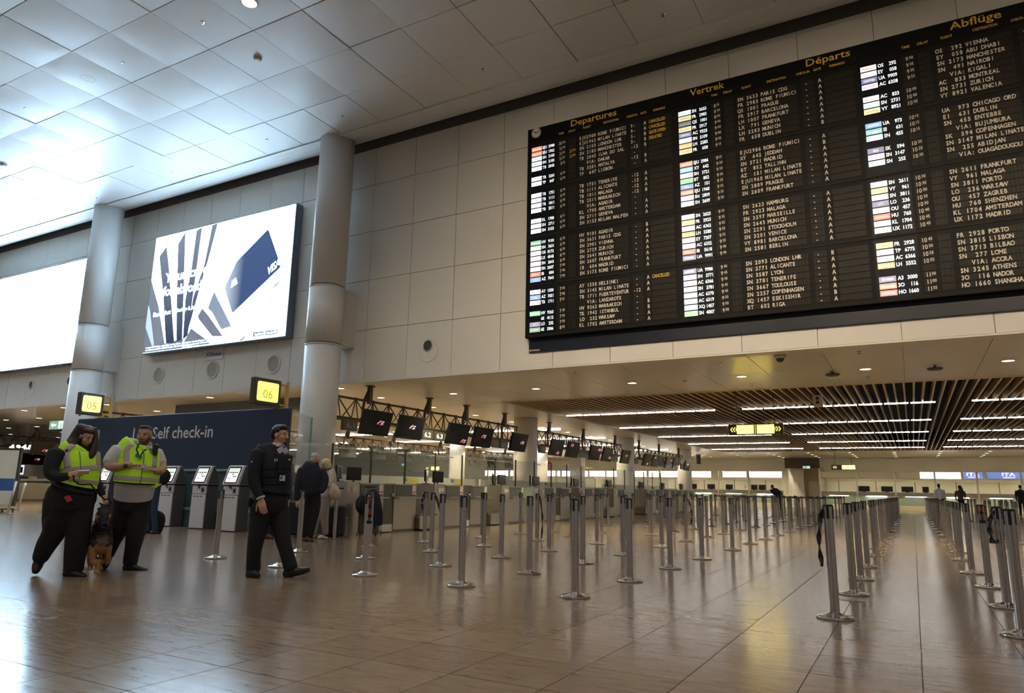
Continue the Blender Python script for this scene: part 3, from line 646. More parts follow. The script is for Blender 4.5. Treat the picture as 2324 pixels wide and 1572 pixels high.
for ti, (x0, T) in enumerate(((-7.97, T1), (-4.09, T2), (-.24, T3))):
    W(MB().box(x0 - .12, min(XR - .05, x0 + 3.73), BY + .004, BY + .012, 4.77, 9.92), 'table_bed', 'board_frame', bd)
    for bi, rows in enumerate(T):
        zt = 9.745 - 1.287 * bi            # centre of the first row of the block
        zb = zt - 7 * RP
        lcd = W(MB().box(x0 - .05, x0 + .70, BY - .006, BY + .004, zb - .12, zt + .11), 'airline_screen', 'lcd_bed', bd)
        wt, lt, logos = MB(), MB(), {}
        for ri, row in enumerate(rows):
            lg, code, num, hh, mm, dly, flt, dst, chk, gate, rem = row.split('|'); z = zt - ri * RP; ny = BY - .009
            if lg:
                bgc, word, fgc = LGT[lg]
                logos.setdefault(bgc, MB()).box(x0, x0 + .295, ny + .001, ny + .003, z - .062, z + .052)
                logos.setdefault(fgc + '_', MB()); put_text(logos[fgc + '_'], word, (x0 + .147, ny - .001, z - .028), UX, UZ, .045, width=min(.25, .034 * len(word)), align='c', bold=.02)
            if code:
                put_text(wt, code, (x0 + .32, ny - .002, z - .042), UX, UZ, .075, bold=.03, sx=.8); put_text(wt, num, (x0 + .655, ny - .002, z - .042), UX, UZ, .075, align='r', bold=.03, sx=.8)
            # the flap row: cells with the lettering
            cells = MB(); cy0, cy1 = cell_y, BY + .004
            for a, w, n in ((.755, .058, 2), (.875, .048, 2), (1.045, .058, 2), (1.155, .048, 2), (1.345, .0655, 7), (1.85, .0625, 12), (2.70, .0625, 4), (3.03, .07, 1), (3.15, .055, 10)):
                if x0 + a + w * n > XR - .05: continue
                if a == 3.15: cells.box(x0 + a, x0 + a + .56, cy0, cy1, z - .060, z + .060)
                else:
                    for q in range(n): cells.box(x0 + a + q * w + .003, x0 + a + (q + 1) * w - .003, cy0, cy1, z - .060, z + .060)
            r_o = tag(W(cells, 'flight_row', 'flap_cell', bd), kind='stuff')
            tx, ty = MB(), MB(); fy = cell_y - .002
            if hh: put_text(tx, hh, (x0 + .872, fy, z - .045), UX, UZ, .085, align='r', bold=.02, sx=.8); put_text(tx, mm, (x0 + .89, fy, z - .018), UX, UZ, .06, bold=.02, sx=.85)
            if dly: put_text(ty, dly[:2], (x0 + 1.16, fy, z - .045), UX, UZ, .085, align='r', bold=.02, sx=.8); put_text(ty, dly[3:], (x0 + 1.175, fy, z - .018), UX, UZ, .06, bold=.02, sx=.85)
            put_mono(tx, flt, (x0 + 1.345, fy, z - .043), UX, UZ, .086, .0655, .78, .03); put_mono(tx, dst, (x0 + 1.85, fy, z - .043), UX, UZ, .086, .0625, .76, .03)
            if x0 + 2.9 < XR - .05: put_mono(tx, chk, (x0 + 2.70, fy, z - .043), UX, UZ, .086, .0625, .8, .03)
            if gate and x0 + 3.1 < XR - .05: put_mono(tx, gate, (x0 + 3.03, fy, z - .043), UX, UZ, .086, .07, .78, .03)
            if rem: put_text(ty, rem, (x0 + 3.16, fy, z - .040), UX, UZ, .080, width=.045 * len(rem), bold=.03)
            W(tx, 'flap_lettering', 'flap_white', r_o)
            if ty.v: W(ty, 'flap_lettering', 'flap_yellow', r_o)
        for c, m2 in logos.items(): tag(W(m2, 'airline_logo' if c[-1] == '_' else 'logo_panel', 'airline_' + c[0], lcd), kind='stuff')
        tag(W(wt, 'screen_lettering', 'lcd_white', lcd), kind='stuff')
        W(MB().box(x0 - .12, min(XR - .05, x0 + 3.73), BY - .010, BY + .004, zb - .155, zb - .125), 'block_rail', 'flap_bed', bd)

# ================================================================== BILLBOARDS
FY = 14.93
def billboard(x0, x1, z0, z1, label, screen, group='lit advertising screens'):
    t = thing('billboard', label, 'billboard', ((x0 + x1) / 2, FY, z0), 0, group)
    W(MB().box(x0, x1, FY, WY - .05, z0, z1), 'cabinet', 'billboard_frame', t)
    W(MB().box(x0 + .3, x1 - .3, WY - .05, WY - .006, z0 + .1, z1 - .1), 'mounting_frame', 'dark_gap', t)
    s = W(MB().box(x0 + .03, x1 - .03, FY - .012, FY, z0 + .03, z1 - .03), 'screen', screen, t)
    return t, s
BX0, BX1, BZ0, BZ1 = -23.45, -16.36, 5.50, 9.85
bb, scr = billboard(BX0, BX1, BZ0, BZ1, 'bright billboard showing a blue bank card and stone ribs', 'billboard_white')
lamp_mat('ad_dark', (0.018, 0.035, 0.095), 1.0); lamp_mat('ad_mid', (0.10, 0.15, 0.27), 1.0); lamp_mat('ad_grey', (0.20, 0.25, 0.36), 1.0); lamp_mat('ad_pale', (0.42, 0.58, 0.85), 1.1)
def A(a, b2, dy=-.016):       # advert artwork is laid out in the photograph's own zoom and put on the screen plane
    p = onY(320 + a / 3.93, 450 + b2 / 3.93, FY); return (min(max(p.x, BX0 + .031), BX1 - .031), FY + dy, min(max(p.z, BZ0 + .031), BZ1 - .031))
def art(name, m, polys, dy=-.016):
    mb = MB()
    for P in polys: mb.add([A(a, b2, dy) for a, b2 in P], [tuple(range(len(P)))])
    return W(mb, name, m, scr)
ribs = [[(168, 520), (232, 430), (250, 590), (300, 1290), (225, 1290), (205, 900)], [(335, 410), (400, 300), (385, 800), (370, 1260), (320, 1280), (322, 900)], [(500, 290), (550, 250), (490, 700), (420, 1220), (378, 1260), (400, 900), (455, 620)],
        [(640, 240), (690, 215), (600, 560), (545, 740), (445, 1100), (420, 1180), (470, 880), (570, 590)]]
for i, P in enumerate(ribs): art('stone_rib', gradient_mat('ad_rib_%d' % i, (0.02, 0.035, 0.09), (0.20, 0.24, 0.33), 0.3, 4.0, 1.0, 2), [P])
art('stone_rib', 'ad_dark', [[(95, 730), (160, 960), (215, 1300), (20, 1385), (10, 1385), (50, 1000)]])
art('stone_rib', 'ad_pale', [[(70, 950), (85, 1010), (120, 1310), (100, 1315), (40, 1150)]], -.017)
art('stone_rib', 'ad_mid', [[(655, 830), (690, 900), (810, 1140), (720, 1170), (640, 1020), (600, 980)]])
art('stone_rib', 'ad_dark', [[(550, 980), (600, 1040), (735, 1230), (640, 1230), (520, 1080), (510, 1050)]])
art('stone_rib', 'ad_dark', [[(450, 1160), (560, 1240), (620, 1300), (400, 1320), (385, 1280)]])
art('stone_rib', 'ad_mid', [[(1325, 665), (1290, 700), (1170, 820), (1200, 770), (1270, 715)]])
art('stone_rib', 'ad_mid', [[(930, 1225), (870, 1280), (905, 1275), (935, 1235)]])
art('stone_rib', 'ad_dark', [[(230, 1290), (380, 1250), (370, 1335), (20, 1388), (120, 1330)]])
art('bank_card', gradient_mat('ad_card', (0.75, 0.88, 1.0), (0.035, 0.075, 0.22), .30, 1.35, 1.0, 0), [[(1133, 280), (1143, 288), (1250, 600), (1240, 622), (830, 1015), (815, 1020), (750, 800), (765, 760), (860, 560)]])
art('card_chip', 'billboard_white', [[(815, 735), (850, 708), (865, 760), (805, 800)]], -.018)
def art_text(s, p0, p1, hh, m='billboard_white', dy=-.019, bold=.03):
    a, b2 = Vector(A(*p0, dy)), Vector(A(*p1, dy)); mb = MB(); u = (b2 - a).normalized(); put_text(mb, s, a, u, UZ, hh, width=(b2 - a).length, bold=bold); W(mb, 'advert_lettering', m, scr)
art_text('Your card', (215, 755), (600, 665), .34); art_text('for abroad', (195, 875), (540, 815), .34)
art_text('Revolut', (112, 1060), (268, 1030), .16); art_text('Banking & Beyond', (320, 1015), (545, 975), .13)
art_text('VISA', (1128, 690), (1245, 590), .26)
art_text('conditions apply see the terms and fees on our site', (45, 1340), (740, 1245), .05); art_text('a financial service from a licensed bank in Europe', (45, 1362), (770, 1262), .05)
for a0, a1 in ((1003, 1100), (1115, 1230)): art('store_badge', 'ad_dark', [[(a0, 1195 - (a0 - 1003) * .12), (a1, 1185 - (a0 - 1003) * .13), (a1, 1222 - (a0 - 1003) * .13), (a0, 1235 - (a0 - 1003) * .12)]], -.018)
art_text('App Store', (1012, 1222), (1095, 1212), .07); art_text('Google Play', (1122, 1210), (1224, 1196), .07)
# advertiser plate under the billboard
p0, p1 = onY(468, 796, WY), onY(507, 814, WY)
t = thing('advertiser_plate', 'small pale plate reading JCDecaux below the card advert', 'sign', ((p0.x + p1.x) / 2, WY - .006, p1.z))
W(MB().box(p0.x, p1.x, WY - .03, WY - .006, p1.z, p0.z), 'plate', 'wall_panel', t)
W(put_text(MB(), 'JCDecaux', (p0.x + .06, WY - .034, p1.z + .13), UX, UZ, .13, width=p1.x - p0.x - .12, bold=.03), 'lettering', 'blue_print', t)
bl, scl = billboard(-34.80, -27.7, 5.50, 9.72, 'overexposed white billboard at the left edge', 'billboard_white_left')
lamp_mat('ad_faint', (0.45, 0.70, 0.90), 1.25)
q0, q1 = onY(57, 805, FY), onY(133, 793, FY)
W(put_text(MB(), 'brussels', (q0.x, FY - .016, q0.z), UX, UZ, .22, width=q1.x - q0.x, bold=-.012), 'advert_lettering', 'ad_faint', scl)

# ================================================================== SELF CHECK-IN WALL
K = lambda a, b2: (100 + a / 3.7484, 840 + b2 / 3.7484)
SY = 11.90
t = thing('self_check_in_wall', 'dark blue Self check-in wall with frosted glass base', 'partition wall', (-17, SY, 0))
W(MB().cbox(-21.4, -12.72, SY, SY + .12, 1.42, 2.86, .02), 'blue_panel', 'navy_wall', t)
W(MB().box(-21.4, -12.70, SY - .05, SY + .14, 1.36, 1.41), 'glass_shelf', 'glass_edge', t)
for i in range(6): W(MB().box(-21.4 + 1.45 * i + .01, -21.4 + 1.45 * (i + 1) - .01, SY + .02, SY + .06, .42, 1.36), 'glass_pane', 'frost_glass', t)
for x in (-21.42, -18.5, -15.6, -12.72): W(MB().tube((x, SY + .09, 0), (x, SY + .09, 1.4), .025), 'post', 'steel', t)
W(MB().cbox(-21.4, -12.7, SY - .07, SY + .12, 0, .40, .01), 'base_ledge', 'frost_glass', t)
W(MB().box(-21.4, -12.7, SY - .09, SY + .12, .40, .47), 'ledge_top', 'glass_edge', t)
a, b2 = onY(*K(918, 582), SY - .004), onY(*K(1432, 574), SY - .004); a1 = onY(*K(752, 586), SY - .004)
mb = put_text(MB(), 'Self check-in', (a.x, SY - .004, a.z), UX, UZ, .31, width=b2.x - a.x, bold=.012); put_text(mb, '1', (a1.x, SY - .004, a1.z), UX, UZ, .31, bold=.012)
W(mb, 'wall_lettering', 'white_letter', t)
c0 = onY(*K(452, 508), SY); W(MB().box(c0.x - .08, c0.x + .16, SY - .01, SY, 1.6, c0.z), 'poster', 'glass_edge', t)
# glass screen between wall and column
g = thing('glass_screen', 'clear glass screen between the blue wall and the tall column', 'glass screen', (-12.9, 12.4, 0))
gd = Vector((-.50, .85, 0)); gc = Vector((-12.76, 12.10, 0)) + gd * .85; gn = Vector((.85, .50, 0)).normalized(); W(MB().obox(gc + UZ * 1.6, gd.normalized() * .8, gn * .008, UZ * 1.2), 'pane', 'glass', g); W(MB().tube(gc + gd * .80, gc + gd * .80 + UZ * 2.8, .03), 'post', 'glass_edge', g); W(MB().obox(gc + UZ * .2, gd.normalized() * .8, gn * .03, UZ * .2), 'base', 'frost_glass', g)

def zone_sign(x, y0, y1, z0, z1, num, label):
    t = thing('zone_sign', label, 'sign', (x, (y0 + y1) / 2, z0), 0, 'yellow zone signs on the self check-in wall')
    W(MB().cbox(x - .16, x, y0, y1, z0, z1, .02), 'housing', 'sign_brown', t)
    m = .085; P = []; r = .05
    for cy, cz, a0 in ((y1 - m - r, z1 - m - r, 0), (y0 + m + r, z1 - m - r, 90), (y0 + m + r, z0 + m + r, 180), (y1 - m - r, z0 + m + r, 270)):
        for q in range(6): an = math.radians(a0 + q * 18); P.append((cy + r * math.cos(an), cz + r * math.sin(an)))
    W(MB().prism(P, lambda u, v: (x - .002, u, v), lambda u, v: (x + .006, u, v)), 'lit_face', 'yellow_sign', t)
    hgt = z1 - z0; W(put_text(MB(), num, (x + .009, (y0 + y1) / 2, z0 + hgt * .25), UY, UZ, hgt * .34, align='c', bold=-.02), 'number', 'sign_text', t)
    W(put_text(MB(), 'CHECK-IN', (x + .009, (y0 + y1) / 2, z0 + hgt * .70), UY, UZ, hgt * .09, width=(y1 - y0) * .5, align='c'), 'heading', 'yellow_pale', t)
    W(MB().box(x - .10, x - .06, y1 + .25, y1 + .31, 1.4, z1 + .02), 'post', 'steel', t)
    for z in (z1 - .08, z0 + .06): W(MB().box(x - .10, x - .06, y1, y1 + .25, z - .02, z + .02), 'bracket', 'yellow_lit_bracket', t)
    W(MB().box(x - .11, x - .05, y1 + .225, y1 + .25, z0 + .02, z1 - .02), 'bracket', 'yellow_lit_bracket', t)
    W(MB().box(x - .10, x - .06, y0 + .08, y0 + .12, 2.86, z0), 'leg', 'yellow_lit_bracket', t)
zone_sign(-13.2, 11.24, 12.05, 2.90, 3.53, '06', 'black framed yellow sign numbered 06 at the column end of the blue wall')
zone_sign(-20.3, 11.26, 11.96, 2.91, 3.54, '05', 'black framed yellow sign numbered 05 above the woman with red hair')

# ---- self-service kiosks
def kiosk(x, y, label):
    t = thing('check_in_kiosk', label, 'kiosk', (x, y, 0), 0, 'self check-in kiosks before the blue wall')
    MB().cbox(-.24, .24, .03, .36, .0, 1.0, .012).build('body', 'kiosk_grey', t)
    MB().cbox(-.245, .245, 0, .035, .02, .80, .008).build('front_panel', 'kiosk_white', t)
    MB().cbox(-.245, .245, 0, .05, .81, 1.0, .012).build('printer_panel', 'kiosk_white', t)
    for i in (-1, 0, 1): MB().box(i * .125 - .05 - .01, i * .125 + .04 - .01, -.003, .001, .745, .76).build('slot', 'kiosk_black', t)
    MB().box(-.04, .05, -.006, .03, .92, 1.004).build('passport_reader', 'device_dark', t); MB().lathe([(.012, -.008), (.0, -.01)], (.0, 0, .94), 10, 'y').build('reader_lamp', 'glyph_white', t)
    MB().box(.09, .20, -.008, .02, .84, .98).build('card_terminal', 'grey_print', t); MB().box(.11, .185, -.011, .0, .87, .94).build('terminal_screen', 'kiosk_black', t)
    MB().box(-.21, .21, .10, .38, 1.0, 1.05).build('neck', 'kiosk_black', t)
    for z in (.25, .72): MB().lathe([(.012, .241), (.0, .25)], (0, .10, z), 10, 'x').build('lock', 'chrome', t)
    # tilted screen head
    side = [(-.03, 1.045), (.02, 1.03), (.36, 1.03), (.33, 1.20), (.20, 1.47), (.15, 1.48), (.115, 1.465)]
    hd = MB().prism([(a, b) for a, b in side], lambda a, b: (-.255, a, b), lambda a, b: (.255, a, b)).build('screen_head', 'kiosk_white', t)
    MB().prism([(a, b) for a, b in [(.03, 1.04), (.355, 1.04), (.325, 1.195), (.195, 1.455), (.16, 1.455)]], lambda a, b: (.2551, a, b), lambda a, b: (.262, a, b)).build('side_cover', 'kiosk_grey', hd)
    b0, b1 = Vector((0, -.03, 1.045)), Vector((0, .115, 1.465)); v = (b1 - b0).normalized(); n = UX.cross(v); n = n if n.y < 0 else -n
    c = (b0 + b1) / 2 + n * .003
    MB().obox(c, UX * .205, n * .004, v * .195).build('bezel', 'kiosk_black', hd)
    sc2 = MB().obox(c + n * .005 - v * .005, UX * .175, n * .002, v * .165).build('screen', 'kiosk_screen', hd)
    MB().obox(c + n * .008 + v * .125, UX * .165, n * .001, v * .014).build('screen_banner', 'kiosk_green', hd)
    ic, iv = MB(), MB()
    for q in range(5): ic.obox(c + n * .008 + v * .06 + UX * (q - 2) * .062, UX * .022, n * .001, v * .015)
    ic.obox(c + n * .008 + v * .015, UX * .02, n * .001, v * .014); ic.obox(c + n * .008 - v * .035 + UX * .11, UX * .02, n * .001, v * .013)
    iv.obox(c + n * .008 - v * .035 + UX * .05, UX * .022, n * .001, v * .015); iv.obox(c + n * .008 - v * .08 - UX * .08, UX * .02, n * .001, v * .012)
    ic.build('screen_icons', 'kiosk_icon', hd); iv.build('screen_icons', 'kiosk_icon_violet', hd)
for x, y, lb in ((-13.55, 11.12, 'white self check-in kiosk nearest the tall column'), (-14.87, 11.30, 'white self check-in kiosk in the middle of the three in full view'),
                 (-16.24, 11.41, 'white self check-in kiosk by the person in blue jeans'), (-18.95, 11.41, 'white self check-in kiosk hidden behind the two guards in yellow vests')):
    kiosk(x, y, lb)
# ================================================================== QUEUE BARRIER POSTS
def make_post():
    t = thing('queue_post', 'x', 'barrier post', (0, 0, 0), 0, 'chrome queue barrier posts')
    MB().lathe([(.150, 0), (.155, .004), (.155, .016), (.148, .022), (.10, .030), (.055, .045), (.046, .056)], n=28).build('base', 'chrome_base', t, True)
    R = []
    for z in (.05, .962):
        ring = []
        for i in range(24):
            a = 2 * PI * i / 24; r = .030 if i % 6 == 0 else .040
            ring.append((r * math.cos(a), r * math.sin(a), z))
        R.append(ring)
    MB().rings(R).build('tube', 'chrome', t)
    hd = MB()
    for i in range(4):
        a = i * PI / 2; d = Vector((math.cos(a), math.sin(a), 0)); s = Vector((-d.y, d.x, 0))
        hd.obox(d * .037 + UZ * .905, d * .008, s * .012, UZ * .058)
    hd.lathe([(.043, .955), (.044, .962), (.044, .968), (.036, .972)], n=20)
    hd.build('belt_head', 'black_plastic', t)
    return t
post0 = make_post()
POSTS = '''-5.88,6.9 -7.23,8.48 -8.55,10.12 -8.44,11.62 -7.13,10.02 -5.77,8.34 -4.43,6.82 -8.3,13.55 -7.06,11.6 -5.72,9.93 -8.28,15.27 -4.38,8.33 -6.99,13.63 -5.67,11.52 -8.16,16.8 -6.96,15.3 -3.06,6.82 -4.34,9.95
-8.17,18.49 -5.66,13.7 -6.92,17.06 -8.24,20.84 -4.34,11.64 -5.63,15.3 -3.04,8.37 -8.19,22.96 -8.23,24.62 -6.97,20.96 -5.67,17.2 -4.35,13.82 -8.18,26.47 -3.06,10.08 -5.63,18.97 -8.23,28.18 -4.38,15.65 -6.98,24.89
-5.67,21.06 -8.2,30.33 -7.05,26.79 -3.06,11.82 -4.39,17.5 -8.4,32.9 -6.98,28.56 -5.69,23.34 -8.25,34.6 -4.39,19.21 -5.66,25.22 -7.03,30.78 -3.05,14.02 -5.74,27.25 -4.43,21.44 -7.03,34.8 -5.76,28.95 -3.1,15.94 -4.44,23.83
-5.74,31.15 -3.09,17.74 -7.05,33.0 -4.44,25.64 -5.73,33.4 -5.8,35.4 -4.5,27.65 -3.12,19.61 -5.8,37.2 -4.48,29.58 -3.14,21.9 -5.85,39.4 -4.45,31.71 -5.9,43.5 -3.16,24.23 -4.52,33.9 -4.55,35.9 -3.15,26.12 -4.5,37.7 -4.6,40.2
-3.17,28.17 -4.62,42.7 -3.2,30.22 -4.66,46.0 -3.22,32.63 -3.24,37.2 -3.22,38.8 -3.24,40.4 -3.3,42.87 -.68,7.05 -.65,8.81 -.67,10.39 -.68,12.18 -.68,14.52 -.71,16.4 -.69,18.26 -.71,20.2 -.71,22.73 -.70,25.0 -.71,26.87 -.71,29.2
-.72,31.3 -.72,33.78 -.72,36.26 -.72,39.0 -.75,42.0 -.76,45.0 .58,47.5 .58,45.2 .59,42.8 .6,40.47 .61,38.0 .63,34.73 .62,31.9 .61,29.71 .64,27.55 .68,25.4 .66,23.18 .64,20.66 .65,18.58 .66,16.53 .64,14.62 .64,12.24 .71,10.51 .72,8.73
.66,7.03 2.15,36.6 2.18,39.2 2.13,34.2 2.15,29.86 2.1,27.5 2.2,25.38 2.15,23.19 2.08,20.6 3.75,46 3.68,41.61 3.65,39.48 3.64,37.2 -8.88,7.14 -7.35,6.93 -8.72,8.59 -10.4,11.2'''.split()
POSTS = [tuple(map(float, p.split(','))) for p in POSTS]
LINES = [(-.7, 'the row left of the aisle'), (.65, 'the row right of the aisle'), (2.15, 'row two right of the aisle'), (3.7, 'row three right of the aisle'),
         (-3.1, 'row two left of the aisle'), (-4.45, 'row three left of the aisle'), (-5.7, 'row four left of the aisle'), (-7.05, 'row five left of the aisle'), (-8.35, 'the row nearest the desks')]
used = False
for lx, nm in LINES:
    mem = sorted([p for p in POSTS if min(LINES, key=lambda q: abs(q[0] - p[0]))[0] == lx and p[1] > 0], key=lambda p: p[1])
    for k2, (x, y) in enumerate(mem):
        o = post0 if not used else copy_tree(post0); used = True
        o.location = (x, y, 0); o.rotation_euler = (0, 0, random.choice((0, .05, -.04, .1)))
        o['label'] = 'chrome queue post, %s from the front in %s' % (ORD[k2], nm); o['category'] = 'barrier post'
# loose belts hanging from some posts, and belts drawn between the far ones
def belt(i_xy, side, length, out, label, red=True):
    x, y = i_xy; d = Vector((math.cos(side), math.sin(side), 0)); s = Vector((-d.y, d.x, 0)); pts = []
    for k2 in range(9):
        f = k2 / 8; pts.append(Vector((x, y, 0)) + d * (.05 + out * math.sin(f * PI * .9) * .6 + out * f * .4) + UZ * (.93 - length * f))
    t = thing('barrier_belt', label, 'belt', (x, y, 0), 0, 'loose belts hanging from posts')
    R = [[p + s * (.024 * math.cos(k3 * 1.1)) + d * .003 + d * (.02 * math.sin(k3 * 1.1)), p - s * (.024 * math.cos(k3 * 1.1)) + d * .003 - d * (.02 * math.sin(k3 * 1.1)), p - s * (.024 * math.cos(k3 * 1.1)) - d * .003 - d * (.02 * math.sin(k3 * 1.1)), p + s * (.024 * math.cos(k3 * 1.1)) - d * .003 + d * (.02 * math.sin(k3 * 1.1))] for k3, p in enumerate(pts)]
    MB().rings(R).build('webbing', 'belt_black', t, world=True)
    e = pts[-1]; MB().obox(e, s * .03, d * .010, UZ * .018).build('end_clip', 'black_plastic', t, world=True)
    if red: MB().obox(pts[1] + d * .006, s * .018, d * .008, UZ * .022).build('red_mark', 'belt_red', t, world=True); MB().obox(pts[5] + d * .002, s * .020, d * .010, UZ * .02).build('red_mark', 'belt_red', t, world=True)
belt((-5.88, 6.9), -.6, .30, .05, 'short black belt with red heart mark on the frontmost left post')
belt((-7.13, 10.02), .3, .86, .14, 'long black belt with red marks slanting to the floor')
belt((-6.99, 13.63), .2, .86, .08, 'black belt with red mark hanging straight down a middle post')
belt((-4.38, 15.65), .4, .55, .10, 'twisted black belt on a post by the bright floor reflection')
belt((-4.43, 21.44), PI, .5, .06, 'folded black belt on a post further back')
belt((-.68, 7.05), PI, .48, .05, 'black belt hanging behind the nearest aisle post', False)
belt((.72, 8.73), -2.4, .30, .07, 'loose black belt end flapping off the right aisle post', False)
belt((.71, 10.51), -1.6, .16, .03, 'tucked black belt with red mark on the right aisle post')
belt((-8.17, 18.49), -.5, .30, .03, 'short black belt on a post before the desks', False)
belt((-8.44, 11.62), PI, .28, .05, 'black belt looped on a post near the luggage', False)
def drawn(p, q, label):
    a, b2 = Vector((*p, .915)), Vector((*q, .915)); d = (b2 - a).normalized(); n = Vector((-d.y, d.x, 0)); t = thing('drawn_belt', label, 'belt', (*p, 0), 0, 'belts drawn between the far posts')
    MB().obox((a + b2) / 2 - UZ * .012, d * ((b2 - a).length / 2), n * .002, UZ * .026).build('webbing', 'belt_black', t, world=True)
    for f in (.25, .6): MB().obox(a.lerp(b2, f) - UZ * .012, d * .12, n * .003, UZ * .018).build('red_mark', 'belt_red', t, world=True)
far = [(-8.25, 34.6), (-7.03, 34.8), (-5.73, 33.4), (-4.52, 33.9), (-3.22, 32.63)]
for k2 in range(4): drawn(far[k2], far[k2 + 1], 'black and red belt drawn across the far posts, %s span from the desks' % ORD[k2])
for k2, (a, b2) in enumerate((((-8.2, 30.33), (-8.4, 32.9)), ((-3.24, 37.2), (-3.22, 38.8)), ((-3.22, 38.8), (-3.24, 40.4)), ((-4.5, 37.7), (-3.24, 37.2)), ((-5.8, 37.2), (-4.5, 37.7)))):
    drawn(a, b2, 'black and red belt between the rearmost posts, %s span from the left' % ORD[k2])

# ================================================================== CHECK-IN DESKS
DX = -10.85
def desk(y0, y1, label, face=1, x=DX, panel=True):
    t = thing('check_in_desk', label, 'desk', (x - .4 * face, (y0 + y1) / 2, 0), 0, 'steel check-in desks')
    def bx(nm, m, a, b2, c, d, e, f): W(MB().box(min(x - a * face, x - b2 * face), max(x - a * face, x - b2 * face), c, d, e, f), nm, m, t)
    bx('body', 'steel', .0, .75, y0, y1, .06, 1.10); bx('plinth', 'steel_dark', .03, .75, y0, y1, 0, .06)
    if panel:
        bx('fascia_panel', 'panel_grey', -.02, .0, y0 + .06, y1 - .06, .83, 1.10); bx('shelf', 'steel', -.16, .0, y0 - .02, y1 + .04, .79, .815)
        bx('notice', 'paper', -.026, -.02, y1 - .20, y1 - .07, .88, 1.10); bx('notice_band', 'red_print', -.029, -.026, y1 - .20, y1 - .07, .92, .945)
    bx('top_edge', 'steel', -.03, .78, y0, y1, 1.10, 1.13)
    return t
def conveyor(y0, y1, label, x=DX, face=1):
    t = thing('baggage_conveyor', label, 'conveyor', (x - .5 * face, (y0 + y1) / 2, 0), 0, 'baggage conveyors between the desks')
    def bx(nm, m, a, b2, c, d, e, f): W(MB().box(min(x - a * face, x - b2 * face), max(x - a * face, x - b2 * face), c, d, e, f), nm, m, t)
    bx('bed', 'steel_dark', -.10, 1.6, y0 + .04, y1 - .04, .05, .30); bx('belt', 'black_plastic', -.08, 1.6, y0 + .12, y1 - .12, .30, .33)
    for yy in (y0 + .04, y1 - .10): bx('rail', 'chrome', -.10, 1.6, yy, yy + .06, .30, .36)
    bx('front_plate', 'steel', -.12, -.10, y0 + .04, y1 - .04, .04, .36); bx('bumper', 'chrome', -.14, -.10, y0 + .04, y1 - .04, .36, .40); bx('rear_panel', 'frost_glass', 1.6, 1.64, y0, y1, .36, .95)
    return t
def gate_door(y0, y1, label, x=DX):
    t = thing('staff_door', label, 'door', (x, (y0 + y1) / 2, 0), 0, 'staff doors between the desks')
    W(MB().box(x - .06, x - .02, y0 + .01, y1 - .01, .19, 1.10), 'leaf', 'door_green', t); W(MB().box(x - .062, x - .015, y0 + .01, y1 - .01, .02, .19), 'kick_plate', 'device_white', t)
    W(MB().lathe([(.035, -.02), (.04, .02), (.0, .03)], (x, y1 - .08, .86), 12, 'x'), 'knob', 'chrome', t)
def side_post(y0, y1, label, x=DX):
    t = thing('terminal_pedestal', label, 'pedestal', (x - .3, (y0 + y1) / 2, 0), 0, 'steel pedestals beside the conveyors')
    W(MB().box(x - .6, x, y0, y1, 0, 1.15), 'body', 'steel', t); W(MB().box(x, x + .03, y0 + .15, y0 + .27, .93, 1.05), 'intercom', 'device_white', t); W(MB().lathe([(.05, .001), (.05, .012), (.0, .014)], (x, y1 - .12, 1.0), 14, 'x'), 'lamp', 'paper', t)
def desk_monitor(x, y, z, label, rz=0, red=False):
    t = thing('desk_monitor', label, 'monitor', (x, y, z), rz, 'dark monitors on the check-in desks')
    MB().box(-.10, .10, -.09, .09, 0, .015).build('foot', 'black_plastic', t); MB().tube((0, 0, .015), (-.03, 0, .16), .02).build('stem', 'black_plastic', t); MB().cbox(-.03, .02, -.24, .24, .06, .36, .01).build('screen', 'screen_black', t)
def glass_pane(x, y0, y1, z0, z1, label):
    t = thing('glass_screen', label, 'glass screen', (x, (y0 + y1) / 2, z0), 0, 'glass screens above the check-in desks')
    W(MB().box(x - .006, x + .006, y0 + .02, y1 - .02, z0 + .02, z1), 'pane', 'glass', t); W(MB().box(x - .02, x + .02, y0 - .02, y0 + .02, z0, z1 + .03), 'post', 'truss_dark', t)
layout = [('c', 11.35, 12.0), ('p', 12.0, 12.37), ('d', 12.37, 13.25), ('g', 13.25, 13.65), ('d', 13.65, 14.52), ('c', 14.52, 15.30), ('p', 15.30, 15.77), ('d', 15.77, 16.67), ('g', 16.67, 17.05), ('d', 17.05, 17.95), ('c', 17.95, 18.8), ('p', 18.8, 19.26), ('d', 19.26, 20.2)]
AREA = ['nearest', 'middle', 'farthest']
